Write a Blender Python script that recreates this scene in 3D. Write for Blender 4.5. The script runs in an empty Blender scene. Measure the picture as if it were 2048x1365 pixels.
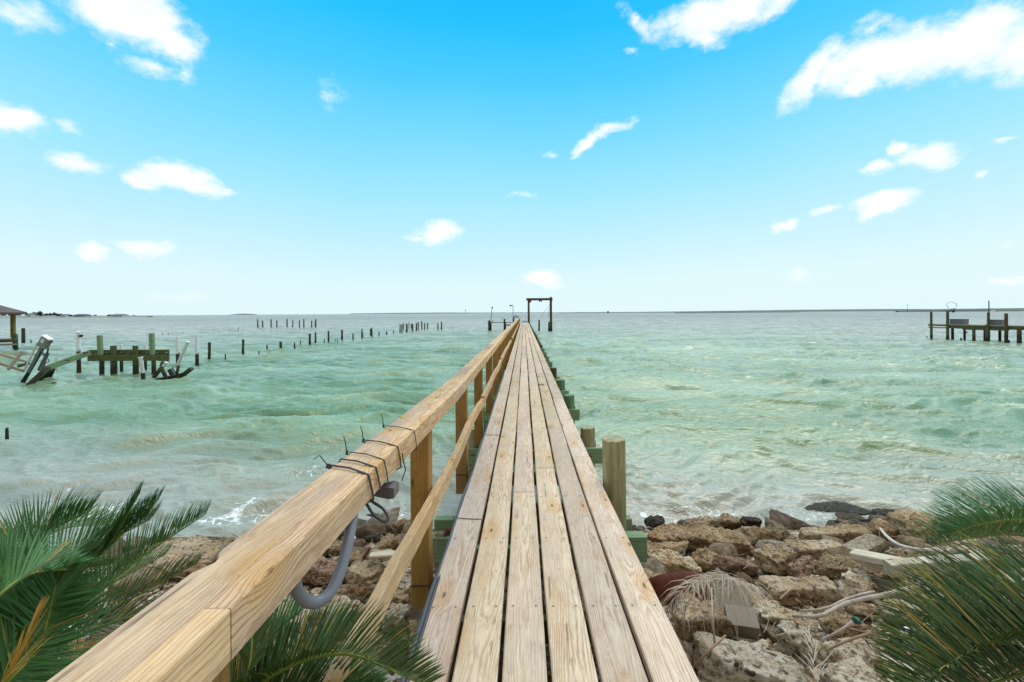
import bpy, math, random
import numpy as np
from mathutils import Vector, Matrix, noise as mnoise
random.seed(7); rng = np.random.default_rng(7)
R = math.radians
S = bpy.context.scene
COL = S.collection

# ------------------------------------------------------------------ camera
W_, H_, FPX = 2048.0, 1365.0, 910.0          # photograph size and focal length in its pixels
VX, VY, CAMZ = 1048.0, 626.0, 2.2            # vanishing point of the pier, eye height above the water
RHO = R(0.36)
cr, sr = math.cos(RHO), math.sin(RHO)
cam = bpy.data.cameras.new("camera")
cam.sensor_width = 36.0; cam.lens = 36.0*FPX/W_
cam.shift_x = -(VX-W_/2)/W_; cam.shift_y = -(H_/2-VY)/W_
cam.clip_start = 0.02; cam.clip_end = 60000
camo = bpy.data.objects.new("camera", cam); COL.objects.link(camo)
camo.matrix_world = Matrix(((cr, sr, 0, 0), (0, 0, -1, 0), (-sr, cr, 0, CAMZ), (0, 0, 0, 1)))
S.camera = camo

def ray(x, y):
    u = (x-VX)/FPX; v = -(y-VY)/FPX
    return (u*cr+v*sr, -u*sr+v*cr)
def at(x, y, Y):                             # a pixel of the photograph at distance Y
    U, V = ray(x, y); return Vector((U*Y, Y, CAMZ+V*Y))
def onz(x, y, z=0.0):                        # a pixel on the level z
    U, V = ray(x, y); Y = (z-CAMZ)/V; return Vector((U*Y, Y, z))

# ------------------------------------------------------------------ sky, sun, exposure
S.view_settings.view_transform = 'Standard'; S.view_settings.look = 'None'
S.view_settings.exposure = 0.16; S.view_settings.gamma = 1.0
SUN_EL, SUN_AZ = R(52), R(28)                # azimuth from +Y towards +X
sd = bpy.data.lights.new("sun", 'SUN'); sd.energy = 1.7; sd.angle = R(45); sd.color = (1.0, 0.97, 0.93)
so = bpy.data.objects.new("sun", sd); COL.objects.link(so)
sv = Vector((math.cos(SUN_EL)*math.sin(SUN_AZ), math.cos(SUN_EL)*math.cos(SUN_AZ), math.sin(SUN_EL)))
so.rotation_euler = sv.to_track_quat('Z', 'Y').to_euler()

class G:                                     # small node graph helper
    def __init__(s, tree): s.t = tree; s.N = tree.nodes; s.L = tree.links
    def put(s, sock, v):
        if v is None: return
        if isinstance(v, bpy.types.NodeSocket): s.L.new(v, sock)
        else:
            if sock.type == 'RGBA' and not hasattr(v, '__len__'): v = (v, v, v, 1)
            if sock.type == 'RGBA' and len(v) == 3: v = (*v, 1)
            if sock.type == 'VECTOR' and not hasattr(v, '__len__'): v = (v, v, v)
            sock.default_value = v
    def node(s, t, props=None, **ins):
        n = s.N.new(t)
        for k, v in (props or {}).items(): setattr(n, k, v)
        for k, v in ins.items(): s.put(n.inputs[k.replace('_', ' ')], v)
        return n
    def m(s, op, a, b=None, c=None, clamp=False):
        n = s.N.new('ShaderNodeMath'); n.operation = op; n.use_clamp = clamp
        for i, v in enumerate((a, b, c)): s.put(n.inputs[i], v)
        return n.outputs[0]
    def v(s, op, a, b=None, scale=None):
        n = s.N.new('ShaderNodeVectorMath'); n.operation = op
        s.put(n.inputs[0], a)
        if b is not None: s.put(n.inputs[1], b)
        if scale is not None: s.put(n.inputs['Scale'], scale)
        return n.outputs['Value'] if op in ('LENGTH', 'DOT_PRODUCT', 'DISTANCE') else n.outputs[0]
    def mix(s, f, a, b, bt='MIX'):
        n = s.N.new('ShaderNodeMix'); n.data_type = 'RGBA'; n.blend_type = bt
        s.put(n.inputs[0], f); s.put(n.inputs[6], a); s.put(n.inputs[7], b); return n.outputs[2]
    def noise(s, vec, scale, detail=3, rough=0.55, dist=0.0, out='Fac'):
        n = s.node('ShaderNodeTexNoise', None, Vector=vec, Scale=scale, Detail=detail, Roughness=rough, Distortion=dist)
        return n.outputs[out]
    def vor(s, vec, scale, out='Distance', feat='F1', rnd=1.0):
        n = s.node('ShaderNodeTexVoronoi', {'feature': feat}, Vector=vec, Scale=scale)
        n.inputs['Randomness'].default_value = rnd
        return n.outputs[out]
    def ss(s, x, a, b):                      # smoothstep a..b
        n = s.N.new('ShaderNodeMapRange'); n.interpolation_type = 'SMOOTHSTEP'
        s.put(n.inputs[0], x); s.put(n.inputs[1], a); s.put(n.inputs[2], b); return n.outputs[0]
    def lin(s, x, a, b, c=0.0, d=1.0):
        n = s.N.new('ShaderNodeMapRange'); s.put(n.inputs[0], x)
        for i, q in enumerate((a, b, c, d)): s.put(n.inputs[i+1], q)
        return n.outputs[0]
    def xyz(s, vec):
        n = s.node('ShaderNodeSeparateXYZ', None, Vector=vec); return n.outputs[0], n.outputs[1], n.outputs[2]
    def com(s, x, y, z):
        n = s.N.new('ShaderNodeCombineXYZ')
        for i, q in enumerate((x, y, z)): s.put(n.inputs[i], q)
        return n.outputs[0]
    def ramp(s, f, stops, interp='LINEAR'):
        n = s.N.new('ShaderNodeValToRGB'); s.put(n.inputs[0], f); cr_ = n.color_ramp; cr_.interpolation = interp
        while len(cr_.elements) < len(stops): cr_.elements.new(0.5)
        for e, (p, c) in zip(cr_.elements, stops): e.position = p; e.color = (*c, 1) if len(c) == 3 else c
        return n.outputs[0]

def srgb(r, g, b):
    f = lambda c: (c/255/12.92) if c/255 <= 0.04045 else ((c/255+0.055)/1.055)**2.4
    return (f(r), f(g), f(b))

world = bpy.data.worlds.new("World"); S.world = world; world.use_nodes = True
g = G(world.node_tree); g.N.clear()
dirv = g.node('ShaderNodeTexCoord').outputs['Generated']
dx, dy, dz = g.xyz(dirv)
az = g.m('ARCTAN2', dx, dy)
el = g.m('ARCTAN2', dz, g.m('SQRT', g.m('ADD', g.m('MULTIPLY', dx, dx), g.m('MULTIPLY', dy, dy))))
deg = g.m('MULTIPLY', el, 180/math.pi)
azn = g.m('ABSOLUTE', g.m('SUBTRACT', az, -0.05))
wob = g.m('MULTIPLY', g.m('SUBTRACT', g.noise(g.com(az, el, 0), 1.2, 2), 0.5), 5.0)
dege = g.m('ADD', g.m('SUBTRACT', deg, g.m('MULTIPLY', g.m('POWER', azn, 1.6), 3.2)), wob)
sky = g.ramp(g.m('DIVIDE', dege, 60.0), [
    (0.0, srgb(218, 240, 248)), (0.05, srgb(215, 240, 249)), (0.135, srgb(190, 233, 249)), (0.24, srgb(154, 224, 249)),
    (0.34, srgb(118, 212, 249)), (0.44, srgb(74, 198, 249)), (0.53, srgb(34, 188, 249)), (0.62, srgb(4, 176, 249)), (0.9, srgb(60, 180, 250))])
nish = g.node('ShaderNodeTexSky', {'sky_type': 'NISHITA', 'sun_disc': False, 'sun_elevation': SUN_EL, 'sun_rotation': SUN_AZ}).outputs[0]
nish = g.v('SCALE', nish, scale=0.06)
sky = g.mix(0.03, sky, nish)
# clouds: (x, y, half width, half height, tilt degrees, softness/opacity)
CL = [(255, 22, 120, 72, 0, 1), (1850, 110, 130, 55, 0, 1), (345, 85, 60, 42, 15, 1), (222, 85, 16, 12, 0, .45), (305, 138, 56, 20, 8, .5), (375, 160, 15, 18, 0, .35),
      (28, 238, 56, 34, 10, 1), (152, 325, 56, 18, -5, .9), (330, 352, 62, 28, -5, 1), (385, 364, 70, 24, 12, 1), (290, 362, 40, 22, 8, 1), (450, 382, 26, 11, 12, .7),
      (190, 506, 30, 15, 12, .85), (288, 498, 54, 19, 2, .95), (878, 468, 46, 21, -5, .95), (835, 474, 26, 9, 0, .5),
      (1085, 557, 36, 16, 5, .9), (1175, 284, 34, 13, -38, .8), (1220, 260, 52, 12, -14, .7),
      (1450, 25, 150, 44, -3, 1), (1400, 70, 56, 26, 20, .8), (1270, 45, 42, 16, 40, .5), (1265, 108, 13, 8, 0, .35),
      (1960, 80, 120, 72, -5, 1), (2050, 100, 90, 60, 0, 1), (1730, 120, 140, 48, -5, 1), (1620, 155, 80, 30, -42, .9), (1730, 165, 60, 26, 8, .8), (1735, 48, 48, 20, 0, .5),
      (1848, 315, 76, 24, 5, 1), (1880, 305, 36, 22, 30, 1), (1790, 300, 20, 14, 0, 1), (1750, 340, 32, 16, 0, 1),
      (1768, 404, 64, 22, -3, 1), (1745, 422, 36, 14, 0, .9), (1650, 420, 32, 10, -10, .6), (1563, 450, 26, 13, 0, .7), (2022, 282, 26, 10, -10, .6),
      (1055, 392, 32, 6, -3, .3), (665, 190, 24, 28, 0, .22), (130, 250, 28, 10, -10, .3), (1975, 345, 13, 8, 0, .35), (2015, 490, 12, 7, 0, .5),
      (1600, 555, 60, 10, -5, .3), (2010, 560, 50, 8, -3, .5), (20, 22, 90, 42, 0, .4), (350, 595, 60, 9, 0, .28), (1100, 310, 14, 7, 0, .3)]
nv = g.com(az, g.m('MULTIPLY', el, 1.6), 0.3)
n1 = g.noise(nv, 20.0, 7, 0.64)
n2 = g.noise(nv, 12.0, 5, 0.6, out='Color')
warp = g.v('SCALE', g.v('SUBTRACT', n2, (0.5, 0.5, 0.5)), scale=0.05)
wv = g.v('ADD', g.com(az, el, 0), warp)
wx, wy, _ = g.xyz(wv)
acc = None; acch = None
for (cx, cy, hw, hh, tilt, op) in CL:
    U, V = ray(cx, cy); a0 = math.atan(U); e0 = math.atan(V/math.hypot(U, 1))
    U2, V2 = ray(cx+hw, cy); sa = abs(math.atan(U2)-a0)
    U3, V3 = ray(cx, cy-hh); se = abs(math.atan(V3/math.hypot(U3, 1))-e0)
    mp = g.node('ShaderNodeMapping', {'vector_type': 'TEXTURE'}, Vector=wv)
    mp.inputs['Location'].default_value = (a0, e0, 0); mp.inputs['Rotation'].default_value = (0, 0, R(-tilt))
    mp.inputs['Scale'].default_value = (sa, se, 1)
    d = g.v('LENGTH', mp.outputs[0])
    dens = g.m('MULTIPLY', g.m('SUBTRACT', 1.34, d), op)
    acc = dens if acc is None else g.m('MAXIMUM', acc, dens)
cd = g.m('ADD', acc, g.m('MULTIPLY', g.m('SUBTRACT', n1, 0.5), 1.7))
ca = g.m('MULTIPLY', g.ss(cd, -0.05, 0.95), g.ss(acc, -0.05, 0.12))
shade = g.noise(nv, 14.0, 4, 0.5)
ccol = g.mix(g.ss(shade, 0.35, 0.7), (0.86, 0.95, 1.0), (1.0, 1.0, 1.0))
sky = g.mix(ca, sky, ccol)
# unseen sky: white cloud added overhead for bright neutral light, dimmed behind the shore
ov = g.m('MAXIMUM', g.ss(deg, 42, 62), g.ss(g.m('MULTIPLY', dy, -1.0), -0.1, 0.5))
ovc = g.mix(g.ss(g.m('MULTIPLY', dy, -1.0), -0.2, 0.8), (1.36, 1.40, 1.40), (0.50, 0.49, 0.47))
sky = g.mix(ov, sky, ovc)
sky = g.mix(g.ss(deg, -1.0, -0.2), (0.5, 0.6, 0.58), sky)
bg = g.node('ShaderNodeBackground', None, Color=sky, Strength=1.0)
g.L.new(bg.outputs[0], g.node('ShaderNodeOutputWorld').inputs[0])
world.cycles.sampling_method = 'MANUAL'; world.cycles.sample_map_resolution = 512
S.cycles.max_bounces = 6; S.cycles.diffuse_bounces = 3; S.cycles.glossy_bounces = 3
S.cycles.use_denoising = True

# ------------------------------------------------------------------ materials
def mat(name):
    m = bpy.data.materials.new(name); m.use_nodes = True
    gg = G(m.node_tree); gg.N.clear()
    p = gg.N.new('ShaderNodeBsdfPrincipled'); o = gg.N.new('ShaderNodeOutputMaterial')
    gg.L.new(p.outputs[0], o.inputs[0])
    return m, gg, p
def fin(gg, p, col, rough=0.7, bump=None, bdist=0.01, bstr=0.5, spec=0.5, metal=0.0):
    gg.put(p.inputs['Base Color'], col); gg.put(p.inputs['Roughness'], rough); gg.put(p.inputs['Metallic'], metal)
    gg.put(p.inputs['Specular IOR Level'], spec)
    if bump is not None:
        b = gg.node('ShaderNodeBump', None, Strength=bstr, Distance=bdist, Height=bump)
        gg.L.new(b.outputs[0], p.inputs['Normal'])

def wood_mat(name, early, late, stain, weather, freq=125.0, nails=False, green=0.0, contrast=0.75, wamt=0.5, kthr=0.45, kv_=1.8):
    m, g, p = mat(name)
    P = g.node('ShaderNodeTexCoord').outputs['Object']
    rnd = g.node('ShaderNodeObjectInfo').outputs['Random']
    x, y, z = g.xyz(P)
    u = g.m('ADD', x, g.m('MULTIPLY', z, 0.8))
    yo = g.m('ADD', y, g.m('MULTIPLY', rnd, 173.0))
    rs = g.m('MULTIPLY', rnd, 57.0)
    # knots
    kv = g.com(g.m('ADD', g.m('MULTIPLY', u, 6.0), rs), g.m('MULTIPLY', yo, kv_), 0.0)
    kn = g.node('ShaderNodeTexVoronoi', {'voronoi_dimensions': '2D'}, Vector=kv, Scale=1.0)
    kd = kn.outputs['Distance']; kc = g.xyz(kn.outputs['Color'])[0]
    kon = g.m('GREATER_THAN', kc, kthr)
    kf = g.m('MULTIPLY', g.m('POWER', 2.718, g.m('MULTIPLY', g.m('MULTIPLY', kd, kd), -26.0)), kon)
    # growth rings cut along the board
    wan = g.m('MULTIPLY', g.m('SUBTRACT', g.noise(g.com(0.0, yo, rs), 0.55, 2), 0.5), 0.16)
    t = g.m('SUBTRACT', u, wan)
    dep = g.m('ADD', 0.012, g.m('MULTIPLY', g.noise(g.com(3.0, yo, rs), 0.55, 3, 0.6), 0.075))
    fine = g.m('MULTIPLY', g.m('SUBTRACT', g.noise(g.com(g.m('MULTIPLY', u, 22), g.m('MULTIPLY', yo, 3.0), rs), 1.0, 4, 0.6), 0.5), 0.02)
    rr = g.m('ADD', g.m('SQRT', g.m('ADD', g.m('MULTIPLY', t, t), g.m('MULTIPLY', dep, dep))), fine)
    ring = g.m('ADD', g.m('MULTIPLY', rr, freq), g.m('MULTIPLY', kf, 3.4))
    f = g.m('FRACT', ring)
    line = g.m('MULTIPLY', g.ss(f, 0.35, 0.88), g.m('SUBTRACT', 1.0, g.ss(f, 0.9, 1.0)))
    fib = g.noise(g.com(g.m('MULTIPLY', u, 420), g.m('MULTIPLY', yo, 9), rs), 1.0, 2)
    f2 = g.m('FRACT', g.m('ADD', g.m('MULTIPLY', ring, 2.7), g.m('MULTIPLY', fib, 1.2)))
    line = g.m('MAXIMUM', line, g.m('MULTIPLY', g.ss(f2, 0.5, 1.0), 0.45))
    lam = g.m('MULTIPLY', line, g.lin(g.noise(g.com(u, yo, rs), 3.0, 2), 0.3, 0.7, 0.35, 1.0))
    col = g.mix(g.m('MULTIPLY', lam, contrast), early, late)
    st = g.ss(g.noise(g.com(g.m('MULTIPLY', u, 7), g.m('MULTIPLY', yo, 1.7), g.m('ADD', rs, 9.0)), 1.0, 4, 0.6), 0.52, 0.78)
    col = g.mix(g.m('MULTIPLY', st, 0.55), col, stain)
    we = g.ss(g.noise(g.com(g.m('MULTIPLY', u, 5), g.m('MULTIPLY', yo, 0.8), g.m('ADD', rs, 31.0)), 1.0, 4, 0.6), 0.42, 0.7)
    col = g.mix(g.m('MULTIPLY', we, wamt), col, weather)
    col = g.mix(g.lin(fib, 0.35, 0.7, 0.0, 0.3), col, tuple(c*0.6 for c in late))
    core = g.m('MULTIPLY', g.m('SUBTRACT', 1.0, g.ss(kd, 0.015, 0.06)), kon)
    halo = g.m('MULTIPLY', g.m('SUBTRACT', 1.0, g.ss(kd, 0.08, 0.34)), kon)
    col = g.mix(g.m('MULTIPLY', halo, 0.45), col, tuple(c*1.0 for c in stain))
    col = g.mix(g.m('MULTIPLY', core, 0.8), col, (0.09, 0.05, 0.03))
    grime = g.noise(g.com(g.m('MULTIPLY', u, 30), g.m('MULTIPLY', yo, 12), g.m('ADD', rs, 71.0)), 1.0, 5, 0.7)
    col = g.mix(g.lin(grime, 0.5, 0.75, 0.0, 0.35), col, tuple(c*0.62 for c in late))
    # checks and splits
    ck = g.noise(g.com(g.m('MULTIPLY', u, 60), g.m('MULTIPLY', yo, 1.3), g.m('ADD', rs, 5.0)), 1.0, 2, 0.5)
    ckm = g.m('MULTIPLY', g.ss(ck, 0.66, 0.71), g.ss(g.noise(g.com(u, yo, rs), 6.0, 1), 0.48, 0.6))
    col = g.mix(g.m('MULTIPLY', ckm, 0.6), col, (0.10, 0.07, 0.05))
    tone = g.lin(g.m('FRACT', g.m('MULTIPLY', rnd, 91.7)), 0, 1, 0.84, 1.1)
    col = g.v('MULTIPLY', col, g.com(tone, tone, g.m('MULTIPLY', tone, g.lin(g.m('FRACT', g.m('MULTIPLY', rnd, 37.3)), 0, 1, 0.9, 1.06))))
    if nails:
        gp = g.node('ShaderNodeNewGeometry').outputs['Position']; _, wy_, _ = g.xyz(gp)
        ny = g.m('MULTIPLY', g.m('SUBTRACT', g.m('FRACT', g.m('ADD', g.m('DIVIDE', g.m('SUBTRACT', wy_, 1.72), 0.55), 0.5)), 0.5), 0.55)
        nx = g.m('SUBTRACT', g.m('ABSOLUTE', x), 0.043)
        ndist = g.m('SQRT', g.m('ADD', g.m('MULTIPLY', nx, nx), g.m('MULTIPLY', ny, ny)))
        nm = g.m('SUBTRACT', 1.0, g.ss(ndist, 0.003, 0.0055))
        col = g.mix(g.m('MULTIPLY', nm, 0.85), col, (0.06, 0.035, 0.025))
        ns = g.m('SUBTRACT', 1.0, g.ss(ndist, 0.003, 0.014))
        col = g.mix(g.m('MULTIPLY', ns, 0.18), col, (0.2, 0.1, 0.05))
    bmp = g.m('ADD', g.m('ADD', g.m('MULTIPLY', line, -0.5), g.m('MULTIPLY', fib, 0.5)), g.m('MULTIPLY', ckm, -2.0))
    fin(g, p, col, 0.8, bmp, 0.0022, 0.7, spec=0.2)
    return m

M = {}
M['deck'] = wood_mat('deck_wood', srgb(228, 208, 182), srgb(158, 122, 90), srgb(200, 150, 86), srgb(196, 182, 166), freq=170, nails=True, wamt=0.6)
M['rail'] = wood_mat('rail_wood', srgb(236, 200, 154), srgb(164, 112, 68), srgb(204, 156, 76), srgb(186, 168, 148), freq=200, wamt=0.5, contrast=0.85, kthr=0.25, kv_=3.2)
M['railtop'] = wood_mat('rail_cap_wood', srgb(236, 204, 158), srgb(158, 116, 80), srgb(204, 156, 62), srgb(168, 150, 138), freq=190, wamt=0.8, contrast=0.85, kthr=0.25, kv_=3.2)
M['post'] = wood_mat('post_wood', srgb(172, 132, 76), srgb(128, 92, 46), srgb(160, 124, 58), srgb(134, 112, 70), freq=120, contrast=0.5)
M['green'] = wood_mat('treated_green_wood', srgb(142, 168, 128), srgb(106, 134, 98), srgb(142, 154, 104), srgb(100, 132, 100), freq=80, contrast=0.5)
M['mossy'] = wood_mat('mossy_wood', srgb(104, 110, 72), srgb(66, 76, 46), srgb(88, 100, 58), srgb(64, 82, 54), freq=60, contrast=0.6)
M['brown'] = wood_mat('old_brown_wood', srgb(110, 92, 66), srgb(74, 60, 42), srgb(96, 76, 46), srgb(84, 80, 68), freq=60)
M['greywood'] = wood_mat('grey_wood', srgb(176, 164, 144), srgb(130, 118, 98), srgb(150, 136, 104), srgb(150, 146, 138), freq=60)
M['tan'] = wood_mat('tan_post_wood', srgb(170, 138, 84), srgb(120, 92, 52), srgb(150, 116, 56), srgb(120, 112, 76), freq=60)

def pile_mat(name, top, mid, dark, wet=0.5):
    m, g, p = mat(name)
    gp = g.node('ShaderNodeNewGeometry').outputs['Position']; x, y, z = g.xyz(gp)
    ob = g.node('ShaderNodeTexCoord').outputs['Object']
    rnd = g.node('ShaderNodeObjectInfo').outputs['Random']
    ox, oy, oz = g.xyz(ob)
    st = g.noise(g.com(g.m('MULTIPLY', ox, 30), g.m('MULTIPLY', oy, 30), g.m('ADD', g.m('MULTIPLY', oz, 2.5), g.m('MULTIPLY', rnd, 40))), 1.0, 4, 0.6)
    n = g.noise(ob, 9.0, 3)
    col = g.mix(g.ss(st, 0.35, 0.65), top, mid)
    col = g.mix(g.m('MULTIPLY', g.ss(n, 0.5, 0.75), 0.5), col, tuple(c*0.5 for c in mid))
    crack = g.ss(g.noise(g.com(g.m('MULTIPLY', ox, 70), g.m('MULTIPLY', oy, 70), g.m('MULTIPLY', oz, 1.2)), 1.0, 2), 0.68, 0.74)
    col = g.mix(g.m('MULTIPLY', crack, 0.6), col, (0.05, 0.045, 0.03))
    wl = g.ss(g.m('SUBTRACT', z, g.m('MULTIPLY', g.m('SUBTRACT', g.noise(gp, 5.0, 3), 0.5), 0.3)), wet+0.12, wet-0.1)
    col = g.mix(wl, col, g.mix(g.noise(gp, 30.0, 2), dark, tuple(c*2.2 for c in dark)))
    fin(g, p, col, 0.75, g.m('ADD', st, g.m('MULTIPLY', g.noise(gp, 60.0, 2), wl)), 0.01, 0.6, spec=0.3)
    return m
M['pile'] = pile_mat('pier_pile', srgb(176, 166, 128), srgb(138, 134, 94), srgb(38, 44, 30), 0.42)
M['gpile'] = pile_mat('green_pile', srgb(128, 156, 114), srgb(88, 120, 86), srgb(38, 44, 30), 0.42)
M['dpile'] = pile_mat('dark_pile', srgb(72, 78, 62), srgb(52, 60, 46), srgb(30, 36, 26), 0.3)
M['bpile'] = pile_mat('brown_pile', srgb(104, 86, 58), srgb(80, 68, 46), srgb(46, 38, 28), 0.6)
M['mpile'] = pile_mat('mossy_pile', srgb(96, 102, 70), srgb(68, 76, 50), srgb(42, 40, 28), 0.35)
M['grpile'] = pile_mat('bright_green_pile', srgb(84, 124, 86), srgb(62, 100, 66), srgb(42, 46, 30), 0.5)

def simple(name, col, rough=0.5, var=0.15, scale=8.0, bump=0.0, metal=0.0, dirt=None):
    m, g, p = mat(name)
    P = g.node('ShaderNodeTexCoord').outputs['Object']
    n = g.noise(P, scale, 4, 0.6)
    c = g.mix(g.lin(n, 0.3, 0.7, 0, 1), tuple(q*(1-var) for q in col), tuple(min(1, q*(1+var)) for q in col))
    if dirt: c = g.mix(g.m('MULTIPLY', g.ss(g.noise(P, scale*2.3, 4, 0.65), 0.5, 0.7), 0.7), c, dirt)
    fin(g, p, c, rough, n if bump else None, bump, 0.5, spec=0.4, metal=metal)
    return m
M['white'] = simple('white_plastic', srgb(232, 232, 236), 0.35, 0.05)
M['whiteold'] = simple('stained_white_plastic', srgb(205, 208, 204), 0.4, 0.1, dirt=srgb(120, 130, 110))
M['conduit'] = simple('grey_conduit', srgb(118, 122, 130), 0.4, 0.08)
M['cable'] = simple('dark_cable', srgb(66, 66, 70), 0.45, 0.1)
M['tie'] = simple('black_tie', srgb(52, 50, 50), 0.4, 0.1)
M['lamp'] = simple('grey_lamp_housing', srgb(96, 92, 90), 0.45, 0.1)
M['metal'] = simple('galvanised_metal', srgb(124, 128, 130), 0.5, 0.25, 14, metal=0.3, dirt=srgb(96, 84, 66))
M['darkmetal'] = simple('dark_metal', srgb(52, 58, 66), 0.5, 0.2)
M['rust'] = simple('rusty_sheet', srgb(104, 52, 34), 0.45, 0.35, 9, bump=0.004, dirt=srgb(64, 28, 20))
M['bolt'] = simple('rusty_bolt', srgb(110, 60, 36), 0.6, 0.3, 60, dirt=srgb(60, 40, 30))
M['box'] = simple('grey_dock_box', srgb(112, 112, 118), 0.5, 0.08)
M['roof'] = simple('roof_shingle', srgb(104, 96, 94), 0.85, 0.12, 3, bump=0.01)
M['dry'] = simple('dry_palm_leaf', srgb(164, 146, 124), 0.7, 0.25, 20)
M['drift'] = simple('driftwood', srgb(176, 162, 146), 0.75, 0.2, 14, bump=0.004, dirt=srgb(130, 112, 94))
M['twig'] = simple('dead_twig', srgb(150, 122, 94), 0.8, 0.2, 20)
M['glassgreen'] = simple('green_bottle', srgb(40, 96, 84), 0.12, 0.1)
M['bird'] = simple('bird_feathers', srgb(92, 88, 84), 0.8, 0.3, 30)
M['plank_pale'] = wood_mat('sun_bleached_plank', srgb(226, 214, 192), srgb(170, 150, 122), srgb(206, 178, 130), srgb(206, 202, 196), freq=90, wamt=0.5)
M['slabwood'] = wood_mat('orange_slab', srgb(226, 196, 160), srgb(196, 150, 104), srgb(206, 140, 80), srgb(196, 178, 156), freq=30, contrast=0.3, wamt=0.3)

def rock_mat(name, pal, agg=0.7, scale=26.0, pale=0.5):
    m, g, p = mat(name)
    ob = g.node('ShaderNodeTexCoord').outputs['Object']
    rnd = g.node('ShaderNodeObjectInfo').outputs['Random']
    gp = g.node('ShaderNodeNewGeometry').outputs['Position']; _, _, wz = g.xyz(gp)
    P = g.v('ADD', ob, g.com(g.m('MULTIPLY', rnd, 31), g.m('MULTIPLY', rnd, 17), 0))
    big = g.noise(P, 3.2, 5, 0.62)
    col = g.ramp(big, [(0.3, pal[0]), (0.45, pal[1]), (0.57, pal[2]), (0.72, pal[3])])
    vn = g.node('ShaderNodeTexVoronoi', None, Vector=g.v('ADD', P, g.v('SCALE', g.noise(P, 20, 2, out='Color'), scale=0.03)), Scale=scale)
    cell = g.xyz(vn.outputs['Color']); vd = vn.outputs['Distance']
    peb = g.ramp(cell[0], [(0.0, srgb(84, 70, 56)), (0.25, srgb(150, 124, 94)), (0.5, srgb(196, 176, 148)), (0.72, srgb(140, 96, 66)), (0.86, srgb(222, 212, 194)), (1.0, srgb(240, 236, 226))], 'CONSTANT')
    pm = g.m('MULTIPLY', g.m('SUBTRACT', 1.0, g.ss(vd, 0.28, 0.42)), g.ss(g.noise(P, 7.0, 3), 0.38, 0.58))
    col = g.mix(g.m('MULTIPLY', pm, agg), col, peb)
    v2 = g.node('ShaderNodeTexVoronoi', None, Vector=P, Scale=scale*3.1)
    spk = g.m('MULTIPLY', g.m('SUBTRACT', 1.0, g.ss(v2.outputs['Distance'], 0.2, 0.4)), g.m('GREATER_THAN', g.xyz(v2.outputs['Color'])[1], 0.72))
    col = g.mix(g.m('MULTIPLY', spk, 0.75), col, srgb(236, 228, 212))
    hol = g.ss(g.noise(P, 40.0, 5, 0.75), 0.56, 0.66)
    col = g.mix(g.m('MULTIPLY', hol, 0.6), col, srgb(70, 52, 36))
    ora = g.m('MULTIPLY', g.ss(g.noise(g.v('ADD', P, (5, 7, 9)), 5.0, 4, 0.6), 0.58, 0.72), 0.5)
    col = g.mix(ora, col, srgb(180, 112, 58))
    mos = g.m('MULTIPLY', g.ss(g.noise(g.v('ADD', P, (15, 2, 9)), 4.0, 4, 0.6), 0.54, 0.7), g.ss(wz, 0.75, 0.2))
    col = g.mix(g.m('MULTIPLY', mos, 0.55), col, srgb(104, 98, 46))
    wet = g.ss(g.m('ADD', wz, g.m('MULTIPLY', g.m('SUBTRACT', g.noise(gp, 3.0, 2), 0.5), 0.35)), 0.24, 0.02)
    col = g.mix(g.m('MULTIPLY', wet, 0.86), col, g.mix(big, srgb(46, 44, 36), srgb(92, 82, 60)))
    tone = g.lin(g.m('FRACT', g.m('MULTIPLY', rnd, 71.3)), 0, 1, 0.82, 1.15)
    col = g.v('SCALE', col, scale=tone)
    h = g.m('ADD', g.m('MULTIPLY', pm, g.m('SUBTRACT', 0.6, vd)), g.m('ADD', g.m('MULTIPLY', g.noise(P, 48.0, 4, 0.7), 0.8), g.m('MULTIPLY', hol, -0.7)))
    fin(g, p, col, g.m('SUBTRACT', 0.85, g.m('MULTIPLY', wet, 0.5)), h, 0.05, 1.0, spec=0.2)
    return m
PA = [srgb(134, 108, 74), srgb(184, 154, 114), srgb(212, 186, 148), srgb(234, 218, 188)]
PB = [srgb(112, 90, 60), srgb(158, 130, 92), srgb(182, 154, 116), srgb(204, 182, 146)]
PC = [srgb(164, 138, 104), srgb(206, 184, 152), srgb(230, 214, 186), srgb(246, 238, 222)]
PD = [srgb(118, 88, 68), srgb(158, 124, 100), srgb(184, 152, 126), srgb(206, 182, 154)]
M['rockA'] = rock_mat('concrete_rubble', PA)
M['rockB'] = rock_mat('brown_rubble', PB, 0.5, 34)
M['rockC'] = rock_mat('pale_aggregate_rubble', PC, 0.95, 20)
M['rockD'] = rock_mat('reddish_rubble', PD, 0.4, 36)
M['rockW'] = rock_mat('wet_dark_rubble', [srgb(40, 38, 34), srgb(56, 52, 44), srgb(74, 68, 56), srgb(90, 82, 66)], 0.3, 36)
M['slab'] = rock_mat('smooth_slab', [srgb(168, 152, 124), srgb(186, 170, 142), srgb(198, 184, 156), srgb(210, 198, 172)], 0.15, 50)
M['cinder'] = simple('cinder_block', srgb(146, 136, 120), 0.9, 0.12, 90, bump=0.002, dirt=srgb(120, 108, 90))

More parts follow.
